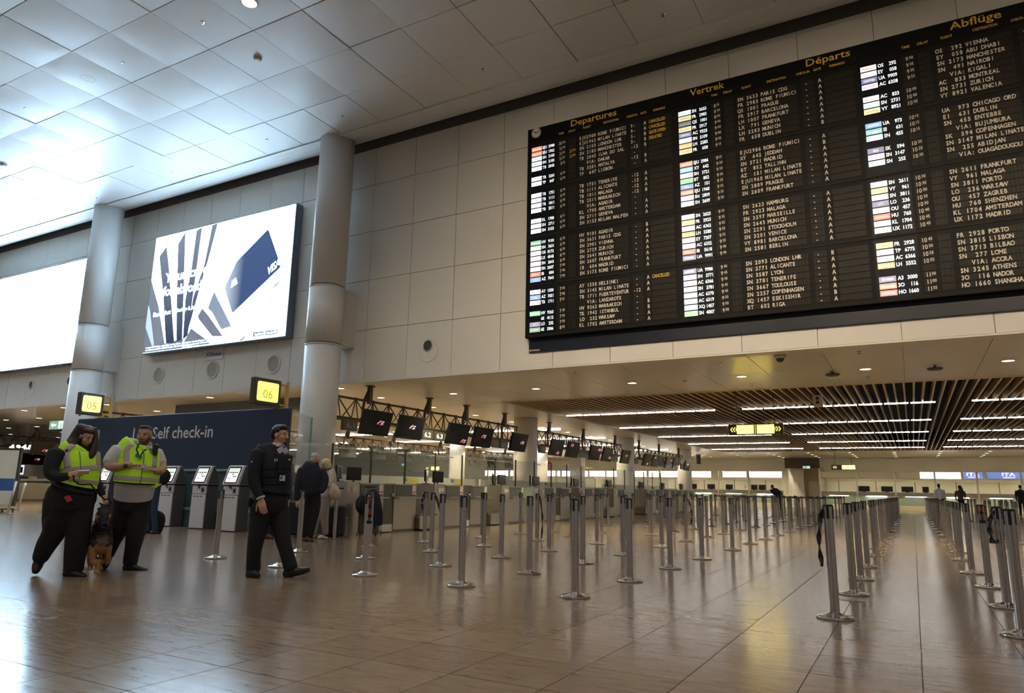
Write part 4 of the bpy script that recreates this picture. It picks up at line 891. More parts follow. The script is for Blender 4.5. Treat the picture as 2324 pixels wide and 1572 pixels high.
for s in range(3):
    off = (0, 9.3, 20.4)[s]
    cnt = {}
    for kd, y0, y1 in layout:
        if s == 1 and y0 < 11.5: continue
        y0, y1 = y0 + off, y1 + off
        cnt[kd] = cnt.get(kd, 0) + 1; n = ORD[cnt[kd] - 1]
        if kd == 'd':
            desk(y0, y1, 'steel check-in desk with grey fascia, %s of the %s island' % (n, AREA[s]))
            if cnt[kd] % 2: desk_monitor(DX - .55, (y0 + y1) / 2, 1.13, 'dark monitor on the %s desk of the %s island' % (n, AREA[s]))
        elif kd == 'c': conveyor(y0, y1, 'steel baggage conveyor, %s of the %s island' % (n, AREA[s]))
        elif kd == 'g': gate_door(y0, y1, 'low green staff door, %s of the %s island' % (n, AREA[s]))
        else:
            side_post(y0, y1, 'steel terminal pedestal, %s of the %s island' % (n, AREA[s])); desk_monitor(DX - .45, (y0 + y1) / 2, 1.15, 'dark monitor on the %s pedestal of the %s island' % (n, AREA[s]), .5)
    base = 11.6 + off
    for k2 in range(6): glass_pane(DX - 1.5, base + 1.45 * k2, base + 1.45 * (k2 + 1), .9, 2.05, 'clear glass screen, %s pane of the %s island' % (ORD[k2], AREA[s]))
    t = thing('low_partition', 'pale green low partition behind the %s island' % AREA[s], 'partition', (DX - 2.2, base + 4, 0)); W(MB().box(DX - 2.25, DX - 2.19, base + (1.7 if s == 0 else .2), base + 9.2, 0, 1.36), 'panel', 'glass_edge' if False else 'white_paint', t)
    for q, yy in enumerate((base + 1.6, base + 5.4, base + 7.9)): W(MB().box(DX - 2.19, DX - 2.18, yy, yy + .5, 1.16, 1.33), 'notice', 'yellow_print', t); W(MB().box(DX - 2.19, DX - 2.18, yy - .22, yy - .06, 1.22, 1.33), 'notice', 'blue_print', t)
# end glass of the first island
t = thing('glass_balustrade', 'green glass balustrade with bright edge at the island end', 'balustrade', (DX, 20.6, 0)); W(MB().box(DX - .01, DX, 20.22, 20.85, .35, 1.12), 'pane', 'glass_green', t); W(MB().box(DX - .03, DX + .01, 20.22, 20.86, 1.12, 1.15), 'rail', 'steel', t); W(MB().box(DX - .6, DX, 20.22, 20.85, 0, .30), 'plinth', 'steel', t)
t = thing('end_pier', 'steel end pier before the second column', 'pier', (DX, 21.0, 0)); W(MB().box(DX - .5, DX, 20.87, 21.2, .0, 1.1), 'body', 'steel', t)

# ================================================================== TRUSSES AND HANGING MONITORS
def truss(x, y0, y1, label, hangers):
    t = thing('truss', label, 'truss', (x, y0, 2.9), 0, 'dark steel trusses above the desks')
    zt, zb, xo = 3.53, 2.93, .0
    W(MB().tube((x, y0, zt), (x, y1, zt), .035), 'top_chord', 'truss_dark', t)
    for dx in (-.20, .20): W(MB().tube((x + dx, y0 - .2, zb), (x + dx, y1 + .2, zb), .03), 'bottom_chord', 'truss_dark', t)
    n = int((y1 - y0) / .72); st = (y1 - y0) / n; j = MB()
    for i in range(n):
        for dx in (-.20, .20):
            W(MB().tube((x, y0 + st * i, zt), (x + dx, y0 + st * (i + .5), zb), .018, n=6), 'web_bar', 'truss_dark', t)
            W(MB().tube((x + dx, y0 + st * (i + .5), zb), (x, y0 + st * (i + 1), zt), .018, n=6), 'web_bar', 'truss_dark', t)
        j.ell((x, y0 + st * i, zt), .055, .055, .055, n=8, m=5)
    W(j, 'joint_balls', 'truss_dark', t)
    for y in hangers:
        hg = MB().box(x - .05, x + .05, y - .07, y + .07, 3.45, 4.0); hg.path([Vector((x, y, 3.95)), Vector((x, y - .22, 3.55)), Vector((x + .12, y - .42, 3.25)), Vector((x + .16, y - .45, 2.9))], .045); hg.box(x - .09, x + .09, y - .11, y + .11, 3.97, 4.0)
        W(hg, 'hanger', 'truss_dark', t)
    return t
def monitor(x, y, label, face=1, logo=(.5, .5), w=1.24, z=2.87, tilt=.26, group='hanging black monitors with red and white logo', rot=0.0):
    t = thing('hanging_monitor', label, 'monitor', (x, y, z), rot, group)
    v = Vector((math.sin(tilt) * face, 0, math.cos(tilt))); n = Vector((math.cos(tilt) * face, 0, -math.sin(tilt))); hh = .36
    MB().obox((0, 0, 0), n * .045, UY * (w / 2), v * hh).build('case', 'black_plastic', t); s = MB().obox(n * .046, n * .003, UY * (w / 2 - .012), v * (hh - .012)).build('screen', 'screen_black', t)
    MB().obox(n * -.12, n * .08, UY * .12, v * .1).build('bracket', 'truss_dark', t)
    if x < -35: MB().tube((-.12 * face, 0, 0), (-.12 * face, 0, 4.0 - z), .02).build('hanger', 'truss_dark', t)
    if logo:
        c = n * .051 + UY * (logo[0] - .5) * w * face + v * (logo[1] - .5) * 2 * hh; u = UY * face; a = MB(); b2 = MB()
        P = [(-.14, -.02), (-.02, .07), (.0, .07), (-.03, .03), (.0, .0), (-.05, .0), (-.10, -.05), (-.15, -.07)]
        a.add([c + u * p + v * q for p, q in P], [tuple(range(len(P)))]); a.obox(c + u * .04 - v * .065, u * .08, n * .0005, v * .006)
        put_text(b2, 'brussels', c + u * .02 + v * .015, u, v, .035, width=.13, bold=.04); put_text(b2, 'airport', c + u * .02 - v * .04, u, v, .035, width=.11, bold=.04)
        a.build('logo_mark', 'logo_red', s); b2.build('logo_lettering', 'logo_white', s)
        MB().obox(n * .05 - UY * (w * .37) * face - v * (hh - .01), UY * .014, n * .004, v * .006).build('power_lamp', 'logo_blue', s)
def num_sign(x, y, txt, label, lit=True, face=1):
    t = thing('desk_number_sign', label, 'sign', (x, y, 2.72), 0, 'desk number signs on the truss'); MB().box(-.10, .0, -.28, .28, -.15, .15).build('housing', 'sign_brown', t)
    if txt: put_text(MB(), txt, (.004, 0, -.07), UY, UZ, .15, width=.34, align='c', bold=.02).build('number', 'glyph_white' if lit else 'sign_grey', t)
TX = -13.9
kx = 13.5 / 11.5
for s, (y0, y1, hg) in enumerate(((14.75, 25.2, (16.1, 19.1, 21.4, 24.2)), (27.1, 37.2, (28.2, 32.0, 36.3)), (39.4, 49.3, (40.2, 44.0, 48.4)))):
    truss(TX, y0, y1, 'dark lattice truss above the %s island' % AREA[s], hg)
mons = [(13.60, (.55, .58)), (16.0, (.52, .55)), (18.75, (.82, .22)), (20.45, (.45, .60)), (24.65, (.62, .55))]
Y1 = [(13.08 + 14.12) / 2, (15.0 + 16.0) / 2]
def mon_y(pts, x=-13.5): return sum(onX(740 + a / 3.93, 860 + b2 / 3.93, x).y for a, b2 in pts) / len(pts)
quads = [[(345, 268), (588, 305), (540, 510), (293, 480)], [(655, 320), (878, 357), (835, 545), (615, 520)], [(1100, 395), (1278, 422), (1245, 592), (1062, 575)], [(1325, 433), (1492, 457), (1457, 617), (1297, 603)], [(1660, 485), (1802, 507), (1768, 655), (1630, 638)]]
lg = [(.62, .55), (.55, .55), (.80, .22), (.50, .58), (.68, .52)]
for k2, q in enumerate(quads): monitor(-13.5, mon_y(q), 'black hanging monitor, %s from the left on the nearest truss' % ORD[k2], 1, lg[k2])
for s, ys in ((1, (23.95, 25.4, 27.65, 29.05, 31.3)), (2, (34.35, 35.75, 38.0, 39.4, 41.7))):
    for k2, y in enumerate(ys): monitor(-13.5, y * kx, 'black hanging monitor, %s from the left on the %s truss' % (ORD[k2], AREA[s]), 1, ((.6, .2), (.3, .8), (.8, .75), (.75, .3), (.5, .6))[k2])
for y, tx, lb in ((12.74, '6.1', 'unlit dark sign numbered 6.1 beside the tall column'), (15.85, '6.2', 'dark sign with glowing 6.2, left of the pair'), (16.42, '6.3', 'dark sign with glowing 6.3, right of the pair')): num_sign(-13.55, y * kx, tx, lb, tx != '6.1')
for y, lb in ((19.5, 'left'), (20.1, 'right')): num_sign(-13.55, y * kx, '', 'blank glossy desk sign on the nearest truss, %s of the pair' % lb)
for k2, y in enumerate((22.9, 26.5, 26.95, 30.2, 33.0, 36.9, 37.3, 40.9)): num_sign(-13.55, y * kx, '', 'blank desk sign on the rear trusses, %s from the left' % ORD[k2])
# second row of trusses with monitors seen from behind, and its desks
for s, (y0, y1, hg) in enumerate(((15.0, 25.3, (19.0, 23.5)), (26.9, 37.2, (27.9, 31.7, 36.3)), (39.4, 49.4, (40.3, 44.4, 48.0)))):
    truss(-25.4, y0, y1, 'dark lattice truss of the second row, %s from the front' % ORD[s], hg)
    for k2 in range(4): monitor(-25.75, y0 + 1.4 + k2 * 2.4, 'dark monitor seen from behind, %s on the %s truss of the second row' % (ORD[k2], ORD[s]), -1, None, group='monitors facing away')
    for k2 in range(3): desk(y0 + .4 + 3.2 * k2, y0 + 2.6 + 3.2 * k2, 'steel desk of the second row, %s of block %s' % (ORD[k2], ['one', 'two', 'three'][s]), -1, -28.2)
    t = thing('low_partition', 'pale low partition of the second row, %s from the front' % ORD[s], 'partition', (-23.8, y0 + 5, 0)); W(MB().box(-23.85, -23.8, y0, y1, 0, 1.36), 'panel', 'white_paint', t)
# desks of zone 5 on this side of the second row
for k2 in range(4): desk(16.0 + 5.5 * k2, 20.0 + 5.5 * k2, 'steel desk facing the aisle before the second truss row, %s from the front' % ORD[k2], 1, -22.3, False)

# ================================================================== FAR COUNTERS AND SIGNS
FC = 59.0
def far_counter(x0, x1, label):
    t = thing('service_counter', label, 'counter', ((x0 + x1) / 2, FC, 0), 0, 'long counters along the far wall')
    W(MB().box(x0, x1, FC, FC + .8, .30, 1.02), 'front_glass', 'glass_edge' if False else 'far_wall', t); W(MB().box(x0, x1, FC - .02, FC + .8, 0, .30), 'kick_panel', 'beige_wall', t); W(MB().box(x0, x1, FC - .15, FC + .8, 1.02, 1.30), 'fascia', 'steel_dark', t)
    n = max(1, int((x1 - x0) / 2.4)); st = (x1 - x0) / n
    for i in range(n):
        W(MB().box(x0 + st * i + .12, x0 + st * (i + 1) - .12, FC - .02, FC, .34, .94), 'glass_panel', 'glass_green', t); W(MB().box(x0 + st * i - .06, x0 + st * i + .06, FC - .16, FC + .1, 0, 2.8), 'mullion', 'steel', t)
        W(MB().box(x0 + st * i + .06, x0 + st * (i + 1) - .06, FC + .3, FC + .32, 1.30, 2.05), 'pane', 'glass', t); W(MB().box(x0 + st * (i + .5) - .02, x0 + st * (i + .5) + .02, FC + .28, FC + .34, 1.3, 2.08), 'pane_post', 'truss_dark', t)
    for i in range(n): W(MB().box(x0 + st * i + .6, x0 + st * (i + 1) - .6, FC - .14, FC - .12, .99, 1.02), 'light_strip', 'led_line' if i % 2 else 'lightbox', t)
far_counter(-6.1, 14, 'long glass-fronted counter right of the far passage'); far_counter(-38, -8.9, 'long glass-fronted counter left of the far passage')
def lightbox(x0, x1, z0, z1, m, label, txt=None):
    t = thing('lightbox_sign', label, 'sign', ((x0 + x1) / 2, FC + .5, z0), 0, 'signs above the far counters')
    W(MB().cbox(x0, x1, FC + .45, FC + .7, z0, z1, .02), 'case', 'steel', t); s = W(MB().box(x0 + .02, x1 - .02, FC + .44, FC + .45, z0 + .02, z1 - .02), 'face', m, t)
    if txt:
        c = (x0 + x1) / 2; W(put_text(MB(), 'ITA', (c, FC + .435, z0 + .21), UX, UZ, .22, width=.78, align='c', bold=.03), 'sign_lettering', 'logo_white', s); W(put_text(MB(), 'AIRWAYS', (c, FC + .435, z0 + .06), UX, UZ, .10, width=.68, align='c', bold=.03), 'sign_lettering', 'logo_white', s)
        W(MB().add([(c + .12, FC + .432, z0 + .21), (c + .26, FC + .432, z0 + .21), (c + .22, FC + .432, z0 + .33)], [(0, 1, 2)]), 'sign_mark', 'logo_red', s)
kf = FC / 60.0 * 1.008
bxs = [(-13.6, -11.68, 'lightbox'), (-11.5, -8.95, 'lightbox'), (-6.1, -3.62, 'lightbox_off'), (-3.5, -.95, 'lightbox_off'), (-.85, .42, 'lightbox_off'), (.53, 3.09, 'lightbox')]
for k2, (a, b2, m) in enumerate(bxs): lightbox(a * kf, b2 * kf, 2.28, 2.78, m, '%s sign panel above the far counters, %s from the left of the passage area' % ('glowing white' if m == 'lightbox' else 'unlit cream', ORD[k2]))
lightbox(3.24 * kf, 4.41 * kf, 2.30, 2.80, 'blue_box', 'small blue ITA AIRWAYS sign', True); lightbox(4.59 * kf, 7.2 * kf, 2.30, 2.80, 'blue_box', 'wide blue ITA AIRWAYS sign at the right edge', True); lightbox(7.4, 12, 2.3, 2.8, 'lightbox', 'glowing white sign panel beyond the blue signs')
for k2 in range(8): lightbox(-17.0 - 2.75 * k2, -14.4 - 2.75 * k2, 2.25, 2.78, 'lightbox', 'glowing white sign panel behind the desks, %s from the third column' % ORD[k2])
for k2, (px, w) in enumerate((((1655, 1106), .55), ((1712, 1110), .5), ((1730, 1112), .5), ((1961, 1110), .75), ((2013, 1108), .75), ((2059, 1108), .75), ((2101, 1113), .4), ((1614, 1108), .6), ((1576, 1110), .4))):
    p = onY(*px, FC + .2); t = thing('counter_monitor', 'dark monitor on the far counter, %s of nine' % ORD[k2], 'monitor', (p.x, FC + .2, 1.30), 0, 'monitors on the far counters'); MB().box(-w / 2, w / 2, 0, .05, .04, .42).build('screen', 'screen_black', t); MB().box(-.1, .1, -.05, .1, 0, .04).build('foot', 'black_plastic', t)
# hanging direction signs
def dir_sign(x0, x1, y, z0, z1, label, both):
    t = thing('direction_sign', label, 'sign', ((x0 + x1) / 2, y, z0)); w = x1 - x0; hgt = z1 - z0
    W(MB().cbox(x0, x1, y, y + .14, z0, z1, .012), 'case', 'sign_brown', t)
    def chev(cx, sgn):
        mb = MB()
        for i in range(3):
            o = cx + (i - 1) * .075; q = hgt * .22
            mb.add([(o, y - .004, (z0 + z1) / 2), (o + sgn * .05, y - .004, (z0 + z1) / 2 + q), (o + sgn * .085, y - .004, (z0 + z1) / 2 + q), (o + sgn * .035, y - .004, (z0 + z1) / 2), (o + sgn * .085, y - .004, (z0 + z1) / 2 - q), (o + sgn * .05, y - .004, (z0 + z1) / 2 - q)], [(0, 1, 2, 3), (0, 3, 4, 5)])
        W(mb, 'chevron', 'yellow_sign', t)
    if both:
        chev(x0 + w * .085, 1); chev(x1 - w * .085, -1); W(MB().box(x0 + w * .16, x0 + w * .47, y - .006, y, z0 + hgt * .10, z1 - hgt * .10), 'lit_panel', 'yellow_pale', t); W(MB().box(x0 + w * .53, x0 + w * .84, y - .006, y, z0 + hgt * .10, z1 - hgt * .10), 'lit_panel', 'yellow_pale', t); W(MB().box(x0 + w * .495, x0 + w * .505, y - .006, y, z0 + hgt * .06, z1 - hgt * .06), 'divider', 'yellow_sign', t)
        for s, f in (('01-06', .315), ('07-14', .685)): W(put_text(MB(), s, (x0 + w * f, y - .008, z0 + hgt * .35), UX, UZ, hgt * .3, width=w * .2, align='c', bold=-.01), 'panel_lettering', 'yellow_sign', t)
    else: chev(x0 + w * .12, 1); W(MB().box(x0 + w * .44, x0 + w * .97, y - .006, y, z0 + hgt * .1, z1 - hgt * .1), 'lit_panel', 'yellow_pale', t)
    for f in (.16, .84): W(MB().tube((x0 + w * f, y + .07, z1), (x0 + w * f, y + .07, 4.0), .012, n=6), 'hanger_rod', 'truss_dark', t)
dir_sign(-4.72, -3.15, 21.8, 2.76, 3.08, 'hanging yellow direction sign with arrows both ways below the slats', True); dir_sign(-4.45, -3.02, 50, 2.62, 2.94, 'distant hanging yellow sign with left arrows', False)
p0, p1 = onY(965, 1058, 44), onY(997, 1067, 44); dir_sign(p0.x, p1.x, 44, p1.z, p0.z, 'distant yellow left arrow sign above the customs lettering', False)
# customs lettering on the far wall and other marks
mb = MB(); a, b2 = onY(928, 1079.5, 63.28), onY(981, 1079.5, 63.28); a0 = onY(868, 1079.5, 63.28)
put_text(mb, 'Customs - Douane - Zoll', (a0.x, 63.28, a.z), UX, UZ, .62, width=(b2.x - a.x) * 2.6); mb.build('wall_lettering', 'grey_print', fwall)
for k2, (px, r) in enumerate(((1233.5, 1053), (1240, 1053), (1246.5, 1053), (1233.5, 1060), (1240, 1060), (1246.5, 1060), (1233.5, 1067.5), (1240, 1067.5), (1246.5, 1067.5))):
    p = onY(px, r, 63.28); MB().lathe([((.22, .16, .26, .2, .28, .22, .12, .22, .12)[k2], -.02), (.0, -.022)], (p.x, 63.28, p.z), 14, 'y').build('red_dot', 'red_print', fwall)
def exit_sign(px, Y, w, hgt, label, arrow=True):
    p = onY(*px, Y); t = thing('exit_sign', label, 'sign', (p.x, Y, p.z), 0, 'green exit signs'); MB().box(-w / 2, w / 2, 0, .05, -hgt / 2, hgt / 2).build('case', 'exit_green', t)
    MB().box(w * .08, w * .44, -.006, 0, -hgt * .44, hgt * .44).build('pictogram_field', 'exit_white', t); y = -.004; q = hgt * .3
    MB().add([(-w * .42, y, 0), (-w * .25, y, q), (-w * .25, y, q * .35), (-w * .06, y, q * .35), (-w * .06, y, -q * .35), (-w * .25, y, -q * .35), (-w * .25, y, -q)], [(0, 1, 2, 3, 4, 5, 6)]).build('arrow', 'exit_white', t)
    r = MB(); c = w * .26; r.lathe([(hgt * .07, -.010), (.0, -.011)], (c, 0, hgt * .30), 10, 'y')
    for (ax, az, bx_, bz) in ((.0, .2, -.03, -.05), (-.03, -.05, .10, -.2), (-.03, -.05, -.14, -.38), (.10, -.2, .06, -.4), (.0, .14, .13, .06), (.0, .14, -.13, .10)):
        r.tube((c + ax * hgt, -.010, az * hgt), (c + bx_ * hgt, -.010, bz * hgt), hgt * .04, n=5)
    r.build('running_figure', 'exit_green', t); (MB().tube((0, .03, hgt / 2), (0, .03, 4.0 - p.z), .012) if Y > 15.3 else MB().box(w / 2, w / 2 + .55, .01, .05, -.06, .06)).build('hanger', 'truss_dark', t)
exit_sign((130, 964), 14.25, 1.02, .30, 'green exit sign with left arrow by the left tall column'); exit_sign((1505, 1072), 57, .55, .2, 'tiny green exit sign before the glowing signs'); exit_sign((1830, 1060), 60.0, .55, .2, 'tiny green exit sign under the dark lintel'); exit_sign((916, 1054), 55, .5, .22, 'tiny green exit sign above the customs counter')
p = onY(1585, 1042, 53); t = thing('wall_display', 'dark display panel on the last column', 'display', (p.x, 53, p.z)); MB().box(-.15, .15, 0, .1, -.35, .35).build('case', 'screen_black', t)

# ================================================================== LEFT BACKGROUND
L = lambda a, b2: (a / 5.24, 900 + b2 / 5.24)
truss(-44.7, 20.0, 23.8, 'dark lattice truss at the left edge', (22.6,))
a = onX(*L(505, 610), -40.0); monitor(-40.0, a.y, 'black hanging monitor left of the woman with dark red hair', 1, (.62, .35), w=1.15, z=a.z)
for px, tx in ((178, '4.9'), (322, '4.8')): p = onX(*L(px, 600), -41.0); t = thing('desk_number_sign', 'glowing desk number %s in the left background, %s of the pair' % (tx, 'left' if tx == '4.9' else 'right'), 'sign', (p.x, p.y, p.z)); put_text(MB(), tx, (.01, 0, -.1), UY, UZ, .22, width=.55, align='c', bold=.05).build('number', 'lightbox', t); MB().box(-.08, 0, -.4, .4, -.16, .16).build('housing', 'sign_brown', t); MB().tube((-.04, 0, .16), (-.04, 0, 4.0 - p.z), .015).build('hanger', 'truss_dark', t)
for k2, (a0, b0) in enumerate(((190, 735), (440, 740))):
    p = onX(*L(a0, b0), -47); monitor(-47, p.y, 'small dark hanging monitor in the left background, %s' % ('left one' if k2 == 0 else 'right one'), 1, (.5, .5), w=1.2, z=p.z)
# free-standing barrier with black belt
for k2, (px, py) in enumerate(((85, 1395), (210, 1350), (515, 1375))):
    p = onZ(*L(px, py)); t = thing('barrier_stand', 'grey metal barrier stand at the left edge, %s from the left' % ORD[k2], 'barrier post', (p.x, p.y, 0), 0, 'grey barrier stands at the left'); MB().tube((0, 0, .02), (.06, .1, 1.02), .035, n=12).build('tube', 'steel', t, True); MB().cbox(-.22, .22, -.05, .05, 0, .03, .01).build('foot', 'steel', t)
a, b2 = onZ(*L(-40, 1010), 0.0), None
p0, p1 = onZ(*L(85, 1395)), onZ(*L(515, 1375)); pm = onZ(*L(210, 1350))
for k2, (u, v) in enumerate(((p0, pm), (pm, p1))):
    t = thing('drawn_belt', 'black belt between the grey barrier stands, %s span' % ORD[k2], 'belt', (u.x, u.y, 0)); MB().obox((u + v) / 2 + UZ * 1.0 + Vector((.06, .1, 0)), (v - u) / 2, Vector((0, 0, 0)) + (v - u).cross(UZ).normalized() * .003, UZ * .035).build('webbing', 'belt_black', t, world=True)
p = onZ(*L(-10, 1370)); t = thing('notice_board', 'grey framed notice board on castors at the left edge', 'notice board', (p.x - .05, p.y, 0), .5)
MB().box(-.9, .45, -.03, .03, .25, 2.05).build('panel', 'lightbox_off', t); MB().box(.42, .50, -.04, .04, .2, 2.1).build('frame', 'device_dark', t); MB().box(-.9, .5, -.04, .04, 2.05, 2.12).build('frame', 'device_dark', t); MB().box(-.6, .4, -.036, -.03, .7, 1.1).build('poster', 'blue_print', t); MB().box(-.5, .3, -.3, .3, .08, .12).build('foot', 'device_dark', t)
for s in (-.25, .25): MB().lathe([(.04, -.015), (.04, .015)], (.3, s, .04), 12, 'x').build('castor', 'black_plastic', t)
p = onZ(*L(440, 1400)); t = thing('information_stand', 'slim pale information stand behind the woman with dark red hair', 'sign', (p.x + .5, p.y + .3, 0), .3); MB().box(-.02, .85, -.03, .03, .2, 2.0).build('panel', 'lightbox_off', t); MB().box(.08, .8, -.036, -.03, 1.5, 1.9).build('poster', 'blue_print', t); MB().box(-.25, .9, -.06, .06, .09, .14).build('foot', 'steel', t); MB().lathe([(.045, -.02), (.045, .02)], (-.2, 0, .045), 12, 'y').build('castor', 'black_plastic', t); MB().box(-.03, .02, -.03, .03, .1, 2.0).build('frame', 'steel', t)
p = onY(*L(125, 860), 24); t = thing('price_totem', 'white and green information totem at the left edge', 'sign', (p.x, 24, 0)); MB().box(-.75, .75, 0, .2, .3, 3.0).build('body', 'paper', t); MB().box(-.75, .75, -.01, 0, 1.7, 2.1).build('green_band', 'green_print', t); MB().box(-.75, .2, -.012, 0, 2.15, 2.35).build('yellow_band', 'yellow_print', t); MB().box(-.75, .75, -.01, .2, 0, .6).build('dark_base', 'panel_grey', t)
for k2, (a0, b0, Y) in enumerate(((280, 840, 27), (500, 800, 33))):
    p = onY(*L(a0, b0), Y); t = thing('bag_drop_terminal', 'self-service bag drop terminal in the left background, %s' % ('nearer one' if k2 == 0 else 'farther one'), 'terminal', (p.x, Y, 0)); MB().cbox(-.8, .8, 0, .6, .0, 1.35, .03).build('body', 'steel', t); MB().box(-.9, .2, -.05, .5, 1.3, 2.3).build('hood', 'device_white', t); MB().box(-.2, .2, -.1, -.05, 1.45, 2.1).build('screen', 'kiosk_screen', t); MB().box(-.15, .15, -.11, -.10, 1.55, 1.95).build('screen_panel', 'blue_print', t); MB().box(-.12, .12, -.12, .0, 2.3, 2.36).build('warning_lamp', 'logo_red', t)
for k2 in range(4): desk(20.5 + 4.0 * k2, 23.5 + 4.0 * k2, 'steel desk at the left edge, %s from the front' % ORD[k2], 1, -41.5, False)
# dark ventilation duct glimpsed under the wall behind sign 06
t = thing('ceiling_screen', 'dark grey hanging ceiling screen behind the sign numbered 06', 'screen', (-22, 17.5, 3.6)); W(MB().box(-24.2, -17.6, 17.0, 17.2, 3.45, 3.95), 'panel', 'panel_grey', t)
# ================================================================== PEOPLE
TMP = bpy.data.scenes.new('remesh_bench')
class Fig:
    """figure laid out on an upright plane through its standing point; d moves a joint towards the viewer"""
    def __init__(s, zx, zy, zs, bx, by, rot=0):
        s.zx, s.zy, s.zs = zx, zy, zs; s.B = onZ(zx + bx / zs, zy + by / zs); h2 = Vector((-s.B.x, -s.B.y, 0)); s.to = h2.normalized(); s.side = s.to.cross(UZ) * -1
        s.side = Vector((-s.to.y, s.to.x, 0)); s.side = s.side if s.side.dot(CM[0]) > 0 else -s.side
        s.s = (CM @ (s.B - CAMP)).z / FPX / zs
    def P(s, a, b, d=0.0):
        r = ray(s.zx + a / s.zs, s.zy + b / s.zs); q = s.B + s.to * d; t = (q - CAMP).dot(s.to) / r.dot(s.to); p = CAMP + r * t
        return p
class FigM(Fig):
    """the same in metres: a to the viewer's right, b up"""
    def __init__(s, x, y, turn=0.0):
        s.B = Vector((x, y, 0)); s.to = Vector((-x, -y, 0)).normalized(); s.side = Vector((-s.to.y, s.to.x, 0)); s.side = s.side if s.side.dot(CM[0]) > 0 else -s.side
        if turn: R = Matrix.Rotation(turn, 3, 'Z'); s.to = R @ s.to; s.side = R @ s.side
        s.s = 1.0
    def P(s, a, b, d=0.0): return s.B + s.side * a + UZ * b + s.to * d
def cat(P, n):
    out = []
    for i in range(len(P) - 1):
        p0, p1, p2, p3 = P[max(0, i - 1)], P[i], P[i + 1], P[min(len(P) - 1, i + 2)]
        for k2 in range(n):
            t = k2 / n; out.append([.5 * (2 * b + (c - a) * t + (2 * a - 5 * b + 4 * c - d) * t * t + (-a + 3 * b - 3 * c + d) * t ** 3) for a, b, c, d in zip(p0, p1, p2, p3)])
    out.append(list(P[-1])); return out
def frames(fig, pts, sub=4, grow=0.0, scale=1.0):
    raw = []
    for q in pts:
        a, b, d, w = q[:4]; t = q[4] if len(q) > 4 else w * fig.s; p = fig.P(a, b, d); raw.append([p.x, p.y, p.z, w * fig.s * scale + grow, t * scale + grow])
    C = cat(raw, sub); out = []
    for i, c in enumerate(C):
        a, b = Vector(C[max(0, i - 1)][:3]), Vector(C[min(len(C) - 1, i + 1)][:3]); T = (b - a).normalized()
        ref = fig.side if abs(T.dot(fig.side)) < .75 else UZ
        S = (ref - T * ref.dot(T)).normalized(); N = S.cross(T) if ref is not UZ else T.cross(S)
        if N.dot(fig.to) < 0: N = -N
        out.append((Vector(c[:3]), S, N, T, max(.003, c[3]), max(.003, c[4])))
    return out
def limb(mb, fig, pts, sub=4, grow=0.0, scale=1.0, n=14, caps=True):
    Fm = frames(fig, pts, sub, grow, scale); R = []
    def ring(c, S, N, w, t): return [c + S * (w * math.cos(2 * PI * j / n)) + N * (t * math.sin(2 * PI * j / n)) for j in range(n)]
    c, S, N, T, w, t = Fm[0]
    if caps: R += [ring(c - T * min(w, t) * .55, S, N, w * .35, t * .35), ring(c - T * min(w, t) * .35, S, N, w * .75, t * .75)]
    for c, S, N, T, w, t in Fm: R.append(ring(c, S, N, w, t))
    if caps: R += [ring(c + T * min(w, t) * .35, S, N, w * .75, t * .75), ring(c + T * min(w, t) * .55, S, N, w * .35, t * .35)]
    mb.rings(R); return mb
def remesh(mb, name, m, parent, vox=.012, smooth=4):
    me = mb.mesh(name); o = bpy.data.objects.new(name, me); TMP.collection.objects.link(o)
    md = o.modifiers.new('r', 'REMESH'); md.mode = 'VOXEL'; md.voxel_size = vox; md.use_smooth_shade = True
    if smooth: sm = o.modifiers.new('s', 'SMOOTH'); sm.factor = .5; sm.iterations = smooth
    TMP.view_layers[0].update(); dg = TMP.view_layers[0].depsgraph; out = bpy.data.meshes.new_from_object(o.evaluated_get(dg)); bpy.data.objects.remove(o)
    L0 = wloc(parent); out.transform(Matrix.Translation(-L0)); out.materials.clear(); out.name = name
    for p in out.polygons: p.use_smooth = True
    return link(name, out, m, parent, True)
def patch(fig, pts, u0, u1, th0, th1, off, name, m, parent, nu=10, nt=16, thick=.004):
    """strip of cloth lying on a lofted body: u along the control points, theta round it (0 = viewer's right, 90 = to the viewer)"""
    sub = 8; Fm = frames(fig, pts, sub); V = []; F2 = []
    for lay in (0, 1):
        for i in range(nu + 1):
            u = (u0 + (u1 - u0) * i / nu) * sub; k2 = min(len(Fm) - 2, int(u)); f = u - k2; A2, B2 = Fm[k2], Fm[k2 + 1]
            for j in range(nt + 1):
                th = math.radians(th0 + (th1 - th0) * j / nt); o2 = off - lay * thick
                pa = A2[0] + A2[1] * ((A2[4] + o2) * math.cos(th)) + A2[2] * ((A2[5] + o2) * math.sin(th)); pb = B2[0] + B2[1] * ((B2[4] + o2) * math.cos(th)) + B2[2] * ((B2[5] + o2) * math.sin(th)); V.append(pa.lerp(pb, f))
    n1 = (nu + 1) * (nt + 1)
    for i in range(nu):
        for j in range(nt):
            a = i * (nt + 1) + j; F2.append((a, a + 1, a + nt + 2, a + nt + 1)); b = a + n1; F2.append((b, b + nt + 1, b + nt + 2, b + 1))
    for i in range(nu): a = i * (nt + 1); F2.append((a, a + nt + 1, a + nt + 1 + n1, a + n1)); a += nt; F2.append((a, a + n1, a + nt + 1 + n1, a + nt + 1))
    for j in range(nt): a = j; F2.append((a, a + n1, a + 1 + n1, a + 1)); a = nu * (nt + 1) + j; F2.append((a, a + 1, a + 1 + n1, a + n1))
    return MB().add(V, F2).build(name, m, parent, True, world=True)
